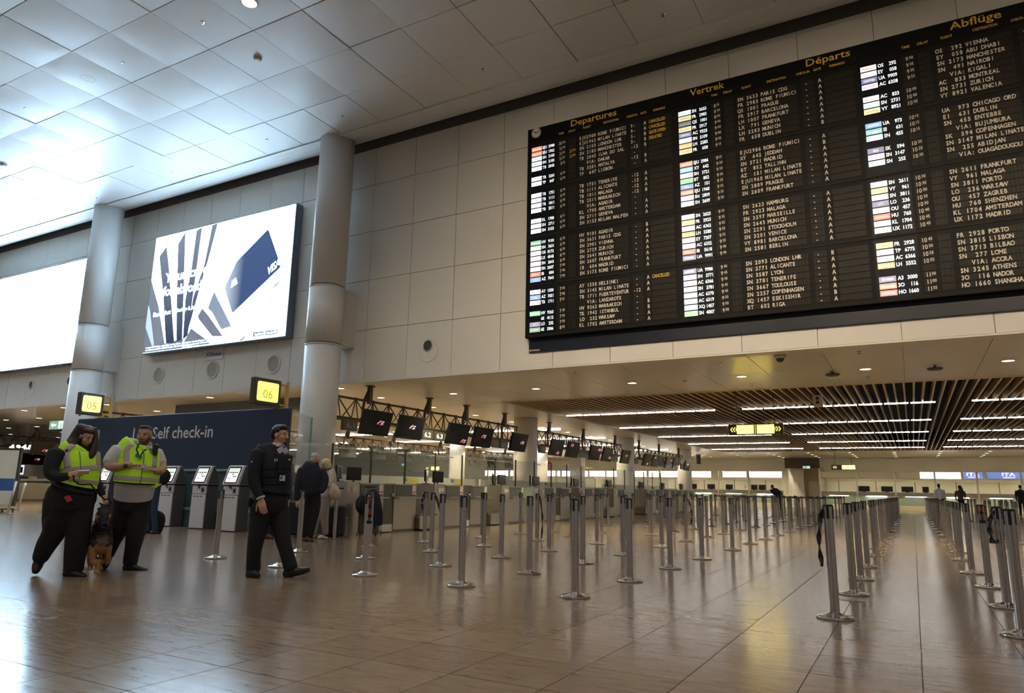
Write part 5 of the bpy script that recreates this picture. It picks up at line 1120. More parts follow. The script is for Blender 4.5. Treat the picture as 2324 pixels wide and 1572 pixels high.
def surf(fig, pts, u, th, off):
    Fm = frames(fig, pts, 8); i = min(len(Fm) - 1, int(round(u * 8))); c, S, N, T, w, t = Fm[i]; th = math.radians(th); n = (S * math.cos(th) / max(w, .01) + N * math.sin(th) / max(t, .01)).normalized()
    return c + S * ((w + off) * math.cos(th)) + N * ((t + off) * math.sin(th)), n
def head_frame(fig, fw_): f = (fig.side * fw_[0] + fig.to * fw_[1] + UZ * fw_[2]).normalized(); r = f.cross(UZ).normalized(); u = r.cross(f).normalized(); return f, r, u
def head_shapes(mb, c, f, r, u, H=.235):
    k2 = H / .235; E = lambda o, rx, ry, rz: mb.ell(c + r * o[0] * k2 + f * o[1] * k2 + u * o[2] * k2, rx * k2, ry * k2, rz * k2, r, f, u)
    E((0, -.012, .032), .074, .094, .082); E((0, .026, -.028), .058, .066, .082); E((0, .052, -.088), .030, .030, .026); E((0, .045, -.055), .046, .040, .040)
    for s in (-1, 1): E((s * .076, -.008, -.012), .012, .022, .032); E((s * .034, .062, -.030), .024, .022, .022); E((s * .030, .078, .026), .026, .012, .009)
    P0, P1 = c + f * .082 * k2 + u * .016 * k2, c + f * .104 * k2 - u * .030 * k2; mb.tube(P0, P1, .009 * k2, .015 * k2, 8); E((0, .098, -.034), .016, .013, .010); E((0, .084, -.058), .026, .012, .012)
    mb.tube(c - u * .05 * k2 - f * .015 * k2, c - u * .17 * k2 - f * .03 * k2, .052 * k2, .056 * k2, 12)
def face_parts(fig, t, c, f, r, u, H=.235, brow='hair_dark', lid=0.0):
    k2 = H / .235
    for s in (-1, 1):
        e = MB().ell(c + (r * s * .031 + f * .0755 + u * .006) * k2, .0135 * k2, .009 * k2, .0075 * k2, r, f, u, 10, 6).build('eye', 'eye_white', t, True, True)
        MB().ell(c + (r * s * .031 + f * .0815 + u * (.006 - lid)) * k2, .0065 * k2, .005 * k2, .0065 * k2, r, f, u, 8, 5).build('iris', 'eye_dark', e, True, True)
        MB().ell(c + (r * s * .033 + f * .084 + u * .026) * k2, .022 * k2, .007 * k2, .0048 * k2, r, f, u, 10, 5).build('eyebrow', brow, t, True, True)
    MB().ell(c + (f * .090 - u * .058) * k2, .022 * k2, .009 * k2, .0075 * k2, r, f, u, 10, 5).build('lips', 'lips', t, True, True)
def hand(mb, fig, wrist, tip, up, curl=.3, size=1.0, thumb=1, spread=.006, grip=None):
    """palm with four bent fingers of unequal length and a thumb leaving the side of the palm"""
    w, tp = Vector(wrist), Vector(tip); d = (tp - w).normalized(); nrm = Vector(up); nrm = (nrm - d * nrm.dot(d)).normalized(); sd = d.cross(nrm).normalized(); k2 = size
    mb.tube(w - d * .03, w + d * .015, .024 * k2, .026 * k2, 10)
    palm = [[w + d * x * k2 + sd * (ww * math.cos(a)) * k2 + nrm * (.014 * math.sin(a)) * k2 for a in [2 * PI * i / 12 for i in range(12)]] for x, ww in ((.0, .028), (.03, .037), (.065, .042), (.092, .040))]; mb.rings(palm)
    for i, (o, L1) in enumerate(((-.030, .070), (-.010, .080), (.011, .076), (.030, .060))):
        p = w + d * .085 * k2 + sd * o * k2; cd = d
        for q, seg_l in enumerate((.42, .33, .25)):
            ang = curl * (1.0 + .25 * q); cd = (cd * math.cos(ang) - nrm * math.sin(ang)).normalized(); n2 = (nrm * math.cos(ang) + d * math.sin(ang)); p2 = p + cd * L1 * seg_l * k2; mb.tube(p, p2, (.0098 - .0009 * q) * k2, (.0092 - .0009 * q) * k2, 8); mb.ell(p2, .009 * k2, .009 * k2, .009 * k2, n=8, m=5); p = p2
    p = w + d * .025 * k2 - sd * .030 * thumb * k2; cd = (d * .75 - sd * .6 * thumb - nrm * .3).normalized()
    for q, L1 in enumerate((.040, .030, .024)): p2 = p + cd * L1 * k2; mb.tube(p, p2, (.0125 - .0012 * q) * k2, (.0115 - .0012 * q) * k2, 8); mb.ell(p2, .0105 * k2, .0105 * k2, .0105 * k2, n=8, m=5); p = p2; cd = (cd + d * .25 - nrm * .15).normalized()
    return mb
def strip(pts, w, m, name, parent, nrm, th=.003):
    R = []
    for i, p in enumerate(pts):
        T = (Vector(pts[min(len(pts) - 1, i + 1)]) - Vector(pts[max(0, i - 1)])).normalized(); S = T.cross(nrm).normalized(); p = Vector(p); R.append([p + S * w + nrm * th, p - S * w + nrm * th, p - S * w - nrm * th, p + S * w - nrm * th])
    return MB().rings(R).build(name, m, parent, world=True)

# ---------------------------------------------------------------- guard in black uniform
g = Fig(500, 920, 3.742, 275, 1455); t = thing('person', 'young man in all-black uniform with white collar striding to the right', 'person', g.B)
tor = [(492, 340, -.01, 50, .062), (470, 372, 0, 112, .095), (452, 415, 0, 150, .118), (452, 500, .01, 140, .130), (450, 600, .01, 132, .130), (446, 700, .0, 130, .128), (428, 800, 0, 146, .140), (420, 880, 0, 138, .138)]
armN = [(322, 402, .10, 62, .080), (292, 510, .14, 56, .072), (284, 630, .17, 50, .064), (308, 715, .20, 43, .056), (340, 778, .225, 34, .046)]
armF = [(560, 430, -.10, 42, .066), (574, 560, -.12, 34, .056), (576, 690, -.10, 30, .05), (572, 790, -.07, 24, .042)]
legB = [(350, 860, .03, 96, .120), (334, 990, .04, 86, .110), (305, 1130, .04, 70, .095), (285, 1260, .01, 60, .086), (280, 1395, -.02, 62, .084)]
legF = [(488, 870, -.03, 96, .120), (508, 990, .0, 84, .110), (528, 1115, .04, 69, .095), (562, 1245, .07, 60, .086), (600, 1380, .10, 60, .080)]
f, r, u = head_frame(g, (.80, .60, -.04)); hc = g.P(512, 250, .0)
b = MB(); head_shapes(b, hc, f, r, u, .238)
for P in (tor, armN, armF, legB, legF): limb(b, g, P, scale=.80)
limb(b, g, [(488, 325, -.01, 42, .056), (482, 360, -.01, 46, .06), (470, 400, 0, 90, .08)])
hand(b, g, g.P(346, 792, .23), g.P(362, 890, .26), -g.side * .3 + g.to * .9, .28, 1.12, -1); hand(b, g, g.P(572, 800, -.07), g.P(576, 870, -.05), g.side, .3, 1.0, 1)
remesh(b, 'body', 'skin_light', t, .0058, 3)
face_parts(g, t, hc, f, r, u, .238)
j = MB()
for P in (tor[1:-1], armN, armF): limb(j, g, P)
remesh(j, 'pullover', 'cloth_black', t, .011, 4)
j = MB(); limb(j, g, [(430, 790, 0, 148, .142), (424, 850, 0, 146, .142), (418, 900, 0, 120, .135)]); limb(j, g, legB); limb(j, g, legF); remesh(j, 'trousers', 'cloth_black', t, .011, 4)
patch(g, tor, 1.4, 5.4, -180, 180, .022, 'protective_vest', 'cloth_navy', t, 24, 40)
for uu in (3.3, 3.9, 4.5): patch(g, tor, uu, uu + .14, 20, 165, .027, 'vest_strap', 'cloth_black', t, 2, 20)
limb(MB(), g, [(252, 790, .02, 20, .05), (255, 850, .02, 22, .06)]).build('belt_pouch', 'cloth_black', t, True, True)
for P in ([(236, 1432, -.03, 30, .042), (278, 1424, .04, 38, .050), (312, 1440, .11, 27, .045), (326, 1450, .14, 16, .03)], [(548, 1432, .08, 36, .044), (608, 1412, .10, 42, .050), (690, 1405, .14, 32, .048), (750, 1392, .18, 22, .036)]):
    s1 = MB(); limb(s1, g, P); sh = remesh(s1, 'shoe', 'shoe_black', t, .008, 2)
hr = MB(); hr.ell(hc + u * .050 - f * .026, .084, .096, .080, r, f, u); hr.ell(hc + u * .088 + f * .030, .066, .060, .040, r, f, u); hr.ell(hc - f * .080 + u * .005, .070, .038, .075, r, f, u); hr.ell(hc - f * .10 + u * .03, .045, .035, .045, r, f, u); remesh(hr, 'hair', 'hair_dark', t, .007, 2)
fz = MB(); fz.ell(hc + f * .0955 - u * .046, .030, .008, .006, r, f, u, 10, 5); fz.ell(hc + f * .078 - u * .096, .024, .014, .016, r, f, u, 10, 5); fz.build('moustache_and_goatee', 'hair_dark', t, True, True)
cl = MB(); limb(cl, g, [(486, 322, -.012, 50, .062), (490, 345, -.008, 56, .068), (498, 362, .0, 60, .072)], caps=False); cl.build('collar', 'shirt_white', t, True, True)
for q in ((512, 378, .105), (548, 385, .06)): p = g.P(*q); MB().obox(p, g.side * .03 + UZ * .02, g.to * .006, UZ * .03 - g.side * .015).build('collar_point', 'shirt_white', t, world=True)
limb(MB(), g, [(340, 776, .226, 37, .049), (344, 788, .229, 37, .049)], caps=False).build('shirt_cuff', 'shirt_white', t, True, True)
p, n = surf(g, tor, 4.15, 62, .034); bdg = MB().obox(p, n.cross(UZ).normalized() * .033, n * .003, UZ * .034).build('badge', 'badge', t, world=True); MB().obox(p + n * .004 - n.cross(UZ).normalized() * -.015 + UZ * .0, n.cross(UZ).normalized() * .010, n * .001, UZ * .014).build('badge_photo', 'device_dark', bdg, world=True)
strip([surf(g, tor, q, a, .034)[0] for q, a in ((1.5, 92), (2.2, 80), (3.0, 70), (4.0, 63))], .010, 'black_plastic', 'lanyard', t, g.to)
p, n = surf(g, tor, 3.2, 72, .04); MB().obox(p, n.cross(UZ).normalized() * .022, n * .012, UZ * .075).build('radio', 'black_plastic', t, world=True)
for dx in (-1, 1): p, n = surf(g, tor, 2.75, 84 + dx * 3, .030); MB().obox(p, n.cross(UZ).normalized() * .006 + UZ * .004 * dx, n * .002, UZ * .018).build('chest_emblem', 'badge', t, world=True)
p, n = surf(g, tor, 2.75, 40, .032); MB().ell(p, .012, .004, .014, n.cross(UZ).normalized(), n, UZ, 10, 5).build('chest_emblem', 'badge', t, True, True); MB().ell(p + n.cross(UZ).normalized() * -.018, .010, .004, .011, n.cross(UZ).normalized(), n, UZ, 10, 5).build('chest_emblem', 'red_print', t, True, True)
p = g.P(268, 482, .19); MB().obox(p, g.side * .006, g.to * .004, UZ * .014).build('sleeve_patch', 'logo_blue', t, world=True)

# ---------------------------------------------------------------- guard with beard, yellow vest
g = Fig(40, 920, 3.742, 1000, 1395); t = thing('person', 'bearded man in yellow vest and white shirt, hands tucked into the vest', 'person', g.B)
tor = [(1082, 345, -.01, 60, .070), (1055, 366, 0, 125, .105), (1030, 395, 0, 172, .132), (1030, 480, .02, 172, .155), (1018, 570, .04, 165, .172), (1004, 650, .05, 162, .176), (992, 720, .03, 156, .165), (978, 800, 0, 148, .155), (965, 870, 0, 138, .145)]
slL = [(866, 382, .02, 74, .092), (812, 440, .05, 66, .084), (778, 490, .07, 58, .075)]; faL = [(770, 500, .08, 46, .055), (800, 522, .13, 42, .052), (860, 520, .18, 38, .046), (925, 510, .22, 29, .038), (962, 505, .22, 32, .034)]
slR = [(1180, 400, .0, 52, .085), (1208, 450, .02, 46, .074), (1222, 490, .04, 44, .068)]; faR = [(1226, 495, .05, 34, .05), (1232, 530, .09, 36, .05), (1205, 560, .15, 36, .046), (1175, 555, .19, 30, .038)]
legF = [(1030, 840, .0, 98, .120), (1015, 960, .03, 90, .112), (1000, 1090, .05, 76, .096), (976, 1220, .04, 62, .086), (955, 1335, .01, 58, .082)]; legB = [(912, 840, -.02, 90, .120), (884, 960, -.03, 84, .110), (852, 1065, -.07, 72, .096), (806, 1165, -.15, 60, .084), (768, 1265, -.22, 50, .07)]
f, r, u = head_frame(g, (-.34, .92, -.06)); hc = g.P(1078, 252, .02)
b = MB(); head_shapes(b, hc, f, r, u, .25)
for P in (tor, slL, slR, legF, legB): limb(b, g, P, scale=.80)
limb(b, g, faL); limb(b, g, faR); limb(b, g, [(1080, 320, -.01, 56, .066), (1078, 360, 0, 66, .075), (1060, 395, 0, 110, .09)])
hand(b, g, g.P(950, 506, .215), g.P(1000, 505, .19), UZ, .15, 1.0, 1); hand(b, g, g.P(1185, 556, .18), g.P(1140, 550, .20), UZ, .15, 1.0, -1)
remesh(b, 'body', 'skin_tan', t, .006, 3); face_parts(g, t, hc, f, r, u, .25, 'hair_brown')
j = MB(); limb(j, g, tor[1:8]); limb(j, g, slL); limb(j, g, slR); limb(j, g, [(1082, 352, -.01, 66, .078), (1078, 372, 0, 90, .09)]); remesh(j, 'shirt', 'shirt_white', t, .011, 3)
j = MB(); limb(j, g, [(985, 755, 0, 150, .158), (975, 830, 0, 148, .152), (965, 890, 0, 120, .14)]); limb(j, g, legF); limb(j, g, legB); remesh(j, 'trousers', 'cloth_black', t, .011, 4)
vs = patch(g, tor, .55, 5.1, -180, 180, .018, 'safety_vest', 'hivis', t, 30, 48)
for nm, m, a in (('edge_trim', 'cloth_black', (5.02, 5.12, -180, 180)), ('reflective_band', 'reflective', (3.55, 3.86, -180, 180)), ('reflective_band', 'reflective', (4.55, 4.88, -180, 180)), ('reflective_strap', 'reflective', (.8, 3.6, 112, 128)), ('reflective_strap', 'reflective', (.8, 3.6, 42, 56)), ('zip', 'cloth_black', (1.6, 5.05, 78, 79.5))): patch(g, tor, a[0], a[1], a[2], a[3], .024, nm, m, vs, 12, 30 if a[3] - a[2] > 90 else 4)
patch(g, tor, 4.0, 5.0, 168, 196, .026, 'side_opening', 'cloth_black', vs, 6, 6)
for q, a, mm, s in ((2.55, 66, 'device_dark', 'G'), (2.55, 60, 'device_dark', '4'), (2.55, 54, 'red_print', 'S')):
    p, n = surf(g, tor, q, a, .030); sd = UZ.cross(n).normalized(); put_text(MB(), s, p, sd, UZ, .032, bold=.04).build('vest_lettering', mm, vs, world=True)
p, n = surf(g, tor, 2.6, 132, .030); MB().obox(p, n.cross(UZ).normalized() * .004 + UZ * .010, n * .002, UZ * .004).build('vest_mark', 'device_dark', vs, world=True)
fl2 = g.P(1160, 680, .14); MB().obox(fl2, g.side * .055, g.to * .012, UZ * .025 + g.side * .03).build('vest_corner', 'hivis', vs, world=True)
for P in ([(908, 1382, .0, 28, .043), (958, 1370, .02, 36, .050), (1040, 1385, .05, 25, .048), (1096, 1396, .08, 13, .034)], [(772, 1270, -.23, 34, .048), (750, 1320, -.21, 40, .052), (738, 1370, -.17, 28, .04)]):
    s1 = MB(); limb(s1, g, P); remesh(s1, 'shoe', 'shoe_black', t, .008, 2)
hr = MB(); hr.ell(hc + u * .060 - f * .022, .076, .092, .066, r, f, u); hr.ell(hc + u * .10 + f * .035, .056, .05, .028, r, f, u); hr.ell(hc - f * .065, .070, .045, .060, r, f, u); remesh(hr, 'hair', 'hair_brown', t, .007, 2)
fz = MB(); fz.ell(hc + f * .052 - u * .100, .056, .052, .050, r, f, u); fz.ell(hc + f * .058 - u * .130, .042, .040, .045, r, f, u)
for s in (-1, 1): fz.ell(hc + r * s * .056 + f * .025 - u * .062, .016, .036, .042, r, f, u)
fz.ell(hc + f * .092 - u * .050, .034, .012, .009, r, f, u); remesh(fz, 'beard', 'beard', t, .006, 1)
p = g.P(1168, 372, .14); rd = MB().cbox(-.034, .034, -.022, .022, -.075, .06, .008).build('radio', 'black_plastic', t); rd.location = p - g.B; MB().tube((-.012, 0, .06), (-.028, 0, .22), .005, .004).build('antenna', 'black_plastic', rd)
strip([surf(g, tor, q, a, .032)[0] for q, a in ((.9, 104), (1.8, 98), (2.7, 90))], .008, 'cloth_black', 'lanyard', t, g.to); strip([surf(g, tor, q, a, .032)[0] for q, a in ((.9, 72), (1.8, 80), (2.7, 88))], .008, 'cloth_black', 'lanyard', t, g.to)
p, n = surf(g, tor, 2.75, 91, .045); MB().obox(p, (n.cross(UZ).normalized() + UZ * .5).normalized() * .04, n * .01, (UZ - n.cross(UZ).normalized() * .5).normalized() * .016).build('whistle', 'blue_print', t, world=True)
p, n = surf(g, tor, 3.65, 82, .040); cd = MB().obox(p, n.cross(UZ).normalized() * .044 - UZ * .006, n * .003, UZ * .029).build('badge', 'badge', t, world=True); MB().obox(p + n * .004 + UZ.cross(n).normalized() * -.025, n.cross(UZ).normalized() * .010, n * .001, UZ * .015).build('badge_photo', 'red_print', cd, world=True)
wp = g.P(918, 512, .225); MB().ell(wp + g.to * .036, .03, .012, .03, g.side, g.to, UZ, 14, 5).build('watch', 'device_dark', t, True, True)

# ---------------------------------------------------------------- dog handler with long dark red hair
g = Fig(40, 920, 3.742, 480, 1448); t = thing('person', 'woman with long dark red hair in yellow vest looking at a phone', 'person', g.B)
tor = [(560, 352, -.01, 46, .058), (535, 378, .0, 105, .09), (512, 408, .0, 150, .112), (520, 480, .02, 150, .135), (524, 565, .03, 144, .142), (500, 650, .02, 158, .146), (462, 740, .0, 182, .165), (448, 830, .0, 188, .17)]
armN = [(335, 400, .08, 74, .085), (296, 480, .12, 64, .078), (285, 565, .16, 58, .07), (335, 608, .22, 45, .056), (425, 598, .27, 33, .044)]; armF = [(640, 420, -.03, 50, .075), (662, 530, -.02, 42, .064), (668, 640, .0, 38, .056), (698, 706, .03, 34, .05), (722, 758, .05, 28, .042)]
legP = [(540, 800, .0, 106, .128), (522, 950, .02, 100, .12), (510, 1100, .03, 94, .11), (490, 1250, .01, 86, .105), (472, 1400, -.02, 76, .095)]; legT = [(352, 800, .0, 118, .135), (330, 950, -.01, 108, .125), (312, 1070, -.06, 92, .11), (245, 1185, -.15, 80, .098), (190, 1300, -.24, 62, .078)]
f, r, u = head_frame(g, (.52, .78, -.40)); hc = g.P(588, 262, .02)
b = MB(); head_shapes(b, hc, f, r, u, .225)
for P in (tor, armN, armF, legP, legT): limb(b, g, P, scale=.80)
limb(b, g, [(562, 325, -.02, 40, .05), (560, 360, -.01, 46, .056), (540, 400, 0, 90, .08)])
hand(b, g, g.P(430, 594, .275), g.P(530, 570, .29), UZ * .25 + g.to, .42, .98, -1); hand(b, g, g.P(728, 768, .055), g.P(760, 840, .07), g.to * .6 + g.side * .6, .55, .98, 1)
remesh(b, 'body', 'skin_light', t, .0058, 3); face_parts(g, t, hc, f, r, u, .225, 'hair_dark', .004)
j = MB(); limb(j, g, tor[1:7]); limb(j, g, armN); limb(j, g, armF); limb(j, g, [(562, 345, -.01, 50, .062), (552, 375, 0, 85, .085)]); remesh(j, 'pullover', 'cloth_black', t, .011, 3)
j = MB(); limb(j, g, [(470, 715, .0, 184, .166), (452, 790, .0, 196, .172), (440, 870, .0, 175, .165)]); limb(j, g, legP); limb(j, g, legT); limb(j, g, [(262, 960, .06, 30, .06), (250, 1050, .05, 30, .06)]); remesh(j, 'trousers', 'cloth_black', t, .011, 4)
vs = patch(g, tor, .75, 5.05, -180, 180, .018, 'safety_vest', 'hivis', t, 30, 48)
for nm, m, a in (('edge_trim', 'hivis', (4.98, 5.12, -180, 180)), ('reflective_band', 'reflective', (3.55, 3.92, -180, 180)), ('reflective_band', 'reflective', (4.5, 4.86, -180, 180)), ('reflective_strap', 'reflective', (1.0, 3.6, 112, 132)), ('reflective_strap', 'reflective', (1.6, 3.6, 20, 38)), ('zip', 'cloth_black', (1.8, 5.0, 86, 87.5))): patch(g, tor, a[0], a[1], a[2], a[3], .024, nm, m, vs, 12, 30 if a[3] - a[2] > 90 else 4)
for a, mm, s in ((66, 'device_dark', 'G'), (60, 'device_dark', '4'), (53, 'red_print', 'S')): p, n = surf(g, tor, 2.65, a, .030); put_text(MB(), s, p, UZ.cross(n).normalized(), UZ, .03, bold=.04).build('vest_lettering', mm, vs, world=True)
patch(g, tor, 5.35, 5.62, -180, 180, .022, 'belt', 'black_plastic', t, 3, 40)
for P in ([(402, 1430, -.02, 28, .043), (448, 1418, .01, 36, .050), (520, 1432, .06, 24, .047), (574, 1446, .10, 13, .034)], [(196, 1300, -.25, 36, .046), (168, 1360, -.24, 42, .050), (152, 1412, -.20, 28, .038)]):
    s1 = MB(); limb(s1, g, P); remesh(s1, 'shoe', 'shoe_black', t, .008, 2)
hr = MB(); hr.ell(hc + u * .046 - f * .030, .082, .092, .078, r, f, u); hr.ell(hc + u * .078 + f * .02, .070, .060, .036, r, f, u)
limb(hr, g, [(560, 190, .0, 62, .07), (500, 275, -.01, 58, .075), (455, 350, .03, 58, .07), (430, 405, .08, 42, .05), (425, 425, .10, 20, .03)]); limb(hr, g, [(650, 200, .02, 24, .05), (662, 290, .05, 26, .05), (650, 370, .09, 30, .045), (625, 430, .13, 24, .03), (615, 450, .14, 10, .015)]); limb(hr, g, [(590, 200, -.06, 80, .05), (560, 330, -.08, 95, .05), (540, 400, -.09, 80, .04)])
remesh(hr, 'hair', 'hair_wine', t, .007, 2)
p = g.P(330, 805, .19) ; p = g.P(430, 790, .185); MB().obox(p + g.to * .0, g.side * .025 + UZ * .012, g.to * .006, UZ * .030 - g.side * .02).build('thigh_patch', 'red_print', t, world=True)
ph = thing('phone', 'pale smartphone held in the hand of the woman with dark red hair', 'phone', g.P(560, 566, .31)); MB().obox((0, 0, 0), g.side * .055 + UZ * .004, g.to * .03 + UZ * .02, UZ * .006 - g.to * .004).build('case', 'phone_white', ph); MB().obox(UZ * .007, g.side * .048 + UZ * .003, g.to * .026 + UZ * .017, UZ * .0008).build('screen', 'screen_black', ph)
ls = thing('dog_leash', 'black leash running from the handler to the shepherd dog', 'leash', g.P(755, 830, .06))
strip([g.P(470, 590, .33), g.P(480, 640, .32), g.P(520, 668, .30), g.P(560, 672, .24), g.P(620, 668, .17), g.P(680, 740, .12), g.P(740, 800, .10)], .008, 'cloth_black', 'strap', ls, g.to); strip([g.P(740, 800, .10), g.P(770, 790, .09), g.P(790, 830, .06), g.P(770, 880, .02), g.P(735, 905, -.02)], .010, 'cloth_black', 'strap', ls, g.to)

# ---------------------------------------------------------------- shepherd dog with basket muzzle
g = Fig(40, 920, 3.742, 668, 1442); t = thing('dog', 'black and tan shepherd dog with basket muzzle walking between two guards', 'dog', g.B)
F0 = (g.to * .93 + g.side * .10).normalized(); Rr = F0.cross(UZ).normalized(); Bp = g.P(710, 1160, -.10)
b = MB()
class DF: pass
def dl_(pts, n=14):     # limb through explicit points (point, side radius, other radius)
    R = []
    C = cat([[*p, a, c2] for p, a, c2 in pts], 4)
    for i, c2 in enumerate(C):
        a, d = Vector(C[max(0, i - 1)][:3]), Vector(C[min(len(C) - 1, i + 1)][:3]); T = (d - a).normalized(); S = (Rr - T * Rr.dot(T)).normalized(); N = T.cross(S); p = Vector(c2[:3]); R.append([p + S * (c2[3] * math.cos(2 * PI * q / n)) + N * (c2[4] * math.sin(2 * PI * q / n)) for q in range(n)])
    b.rings(R)
ch = g.P(708, 1130, -.02); o0 = ch
def at(fwd, rgt, up): return o0 + F0 * fwd + Rr * rgt + UZ * up
dl_([(at(.06, 0, .02), .06, .07), (at(.0, 0, -.02), .12, .16), (at(-.18, 0, .0), .135, .175), (at(-.40, 0, .03), .115, .14), (at(-.58, 0, .05), .10, .125), (at(-.72, 0, .04), .075, .10), (at(-.78, 0, .0), .04, .05)])
hd = g.P(728, 935, .10)
dl_([(at(-.10, 0, .08), .10, .12), (at(-.02, 0, .16), .085, .10), (hd - F0 * .06 - UZ * .03, .075, .085), (hd, .07, .075)])
b.ell(hd, .082, .095, .080, Rr, F0, UZ); 
dl_([(hd + F0 * .05 - UZ * .01, .050, .050), (hd + F0 * .12 - UZ * .055, .036, .036), (hd + F0 * .19 - UZ * .085, .028, .028), (hd + F0 * .215 - UZ * .095, .02, .02)])
for s, top in ((-1, g.P(690, 822, .06)), (1, g.P(806, 826, .06))):
    q = hd + Rr * s * .058 + UZ * .055; dl_([(q, .034, .016), (q.lerp(top, .5), .028, .012), (top, .006, .005)], 10)
fl_, fr_ = g.P(612, 1395, -.06), g.P(668, 1428, .02)
dl_([(at(-.06, -.085, -.02), .055, .075), (at(-.05, -.09, -.16), .042, .055), (at(-.07, -.09, -.28), .034, .038), (fl_ + UZ * .14 - F0 * .02, .027, .03), (fl_ + UZ * .05, .026, .028), (fl_ + F0 * .05 + UZ * .022, .034, .022), (fl_ + F0 * .085 + UZ * .015, .022, .014)])
dl_([(at(.0, .075, -.02), .055, .075), (at(.02, .075, -.16), .044, .055), (at(.02, .05, -.28), .035, .040), (fr_ + UZ * .15, .028, .03), (fr_ + UZ * .05, .027, .029), (fr_ + F0 * .05 + UZ * .024, .036, .024), (fr_ + F0 * .09 + UZ * .016, .024, .015)])
for s, fo in ((-1, -.52), (1, -.70)):
    hp = at(-.62, s * .07, .0); ft = Vector((*(at(fo, s * .09, 0)).xy, 0)); dl_([(hp, .06, .10), (at(-.60, s * .09, -.16), .05, .07), (ft + UZ * .28 - F0 * .09, .032, .04), (ft + UZ * .20 - F0 * .13, .025, .03), (ft + UZ * .06 - F0 * .03, .024, .026), (ft + UZ * .022 + F0 * .03, .030, .020), (ft + UZ * .015 + F0 * .06, .02, .013)])
dl_([(at(-.74, 0, .05), .035, .035), (at(-.90, 0, -.06), .045, .045), (at(-.98, 0, -.24), .04, .04), (at(-.98, 0, -.38), .012, .012)])
bd2 = remesh(b, 'body', 'dog_grey', t, .0075, 3)
# coat colours: tan legs and cheeks, black back, head and muzzle
me = bd2.data; me.materials.append(MAT['dog_tan']); me.materials.append(MAT['dog_black'])
for p in me.polygons:
    c = p.center + g.B; rel = c - o0; fz_ = rel.dot(F0); hr_ = c - hd; up_ = rel.z; sd_ = rel.dot(Rr); jit = math.sin(c.x * 90) * math.sin(c.z * 80) * .02
    if c.z < .33 + jit: p.material_index = 1
    elif hr_.length < .26 and up_ > .08:
        ff = hr_.dot(F0); p.material_index = 1 if (abs(hr_.dot(Rr)) > .046 and hr_.z < .0 + jit and ff > -.03) else 2
    elif up_ > .03 + jit and fz_ < -.05: p.material_index = 2
    elif fz_ > -.15 and abs(sd_) > .06 + jit and up_ < .1: p.material_index = 2
    elif up_ < -.08 and fz_ > -.1: p.material_index = 1
for s in (-1, 1): MB().ell(hd + Rr * s * .036 + F0 * .078 + UZ * .018, .010, .008, .010, Rr, F0, UZ, 8, 5).build('eye', 'eye_dark', t, True, True)
ns = hd + F0 * .222 - UZ * .082; MB().ell(ns, .018, .014, .014, Rr, F0, UZ, 10, 6).build('nose', 'eye_dark', t, True, True)
tg = hd + F0 * .15 - UZ * .118; MB().ell(tg, .018, .04, .007, Rr, (F0 - UZ * .4).normalized(), UZ, 10, 6).build('tongue', 'tongue', t, True, True)
mz = MB(); c0, c1 = hd + F0 * .10 - UZ * .045, hd + F0 * .245 - UZ * .10; ax = (c1 - c0).normalized(); e1 = Rr; e2 = ax.cross(e1)
for fr_2, rr_ in ((0, .062), (.4, .055), (.75, .048), (1.0, .030)):
    c = c0.lerp(c1, fr_2); mz.path([c + e1 * rr_ * math.cos(2 * PI * k2 / 12) + e2 * rr_ * math.sin(2 * PI * k2 / 12) for k2 in range(13)], .004, 5)
for k2 in range(8):
    a = 2 * PI * k2 / 8; mz.path([c0.lerp(c1, q) + (e1 * math.cos(a) + e2 * math.sin(a)) * rr_ for q, rr_ in ((0, .062), (.4, .055), (.75, .048), (1.0, .030))], .0035, 5)
mz.build('muzzle', 'black_plastic', t, world=True)
clr = MB(); c = at(.0, 0, .12); clr.path([c + Rr * .098 * math.cos(2 * PI * k2 / 16) + (F0 * .75 + UZ * -.65) * .10 * math.sin(2 * PI * k2 / 16) for k2 in range(17)], .011, 6); clr.build('collar', 'cloth_black', t, world=True)
# ---------------------------------------------------------------- travellers by the tall column
def traveller(g, label, tor, arms, legs, hc, fwd, H, skin, top, low, hairm, hair_fn, shoes, shoe_m, hands=(), vox=.013, group=None):
    t = thing('person', label, 'person', g.B, 0, group); f, r, u = head_frame(g, fwd); b = MB(); head_shapes(b, hc, f, r, u, H)
    for P in [tor] + arms + legs: limb(b, g, P, scale=.78)
    for w, tp, th in hands: hand(b, g, w, tp, g.to, .4, 1.0, th)
    remesh(b, 'body', skin, t, .0075, 3); face_parts(g, t, hc, f, r, u, H)
    j = MB(); limb(j, g, tor)
    for P in arms: limb(j, g, P)
    remesh(j, 'jacket', top, t, vox, 4)
    j = MB()
    for P in legs: limb(j, g, P)
    a = tor[-1]; limb(j, g, [(a[0], a[1] - (20 if g.s != 1 else -.08), 0, a[3] * .92, a[4] * .92), (a[0], a[1] + (40 if g.s != 1 else -.10), 0, a[3] * .82, a[4] * .85)]); remesh(j, 'trousers', low, t, vox, 3)
    hr = MB(); hair_fn(hr, hc, f, r, u); remesh(hr, 'hair', hairm, t, .009, 2)
    for P in shoes: s1 = MB(); limb(s1, g, P); remesh(s1, 'shoe', shoe_m, t, .010, 2)
    return t, f, r, u
def short_hair(hr, c, f, r, u): hr.ell(c + u * .045 - f * .03, .080, .092, .078, r, f, u); hr.ell(c - f * .055 - u * .01, .072, .05, .075, r, f, u)
def bob_hair(hr, c, f, r, u): hr.ell(c + u * .045 - f * .025, .092, .10, .085, r, f, u); hr.ell(c - f * .055 - u * .03, .090, .07, .10, r, f, u); [hr.ell(c + r * s * .078 - u * .03 - f * .01, .03, .055, .08, r, f, u) for s in (-1, 1)]
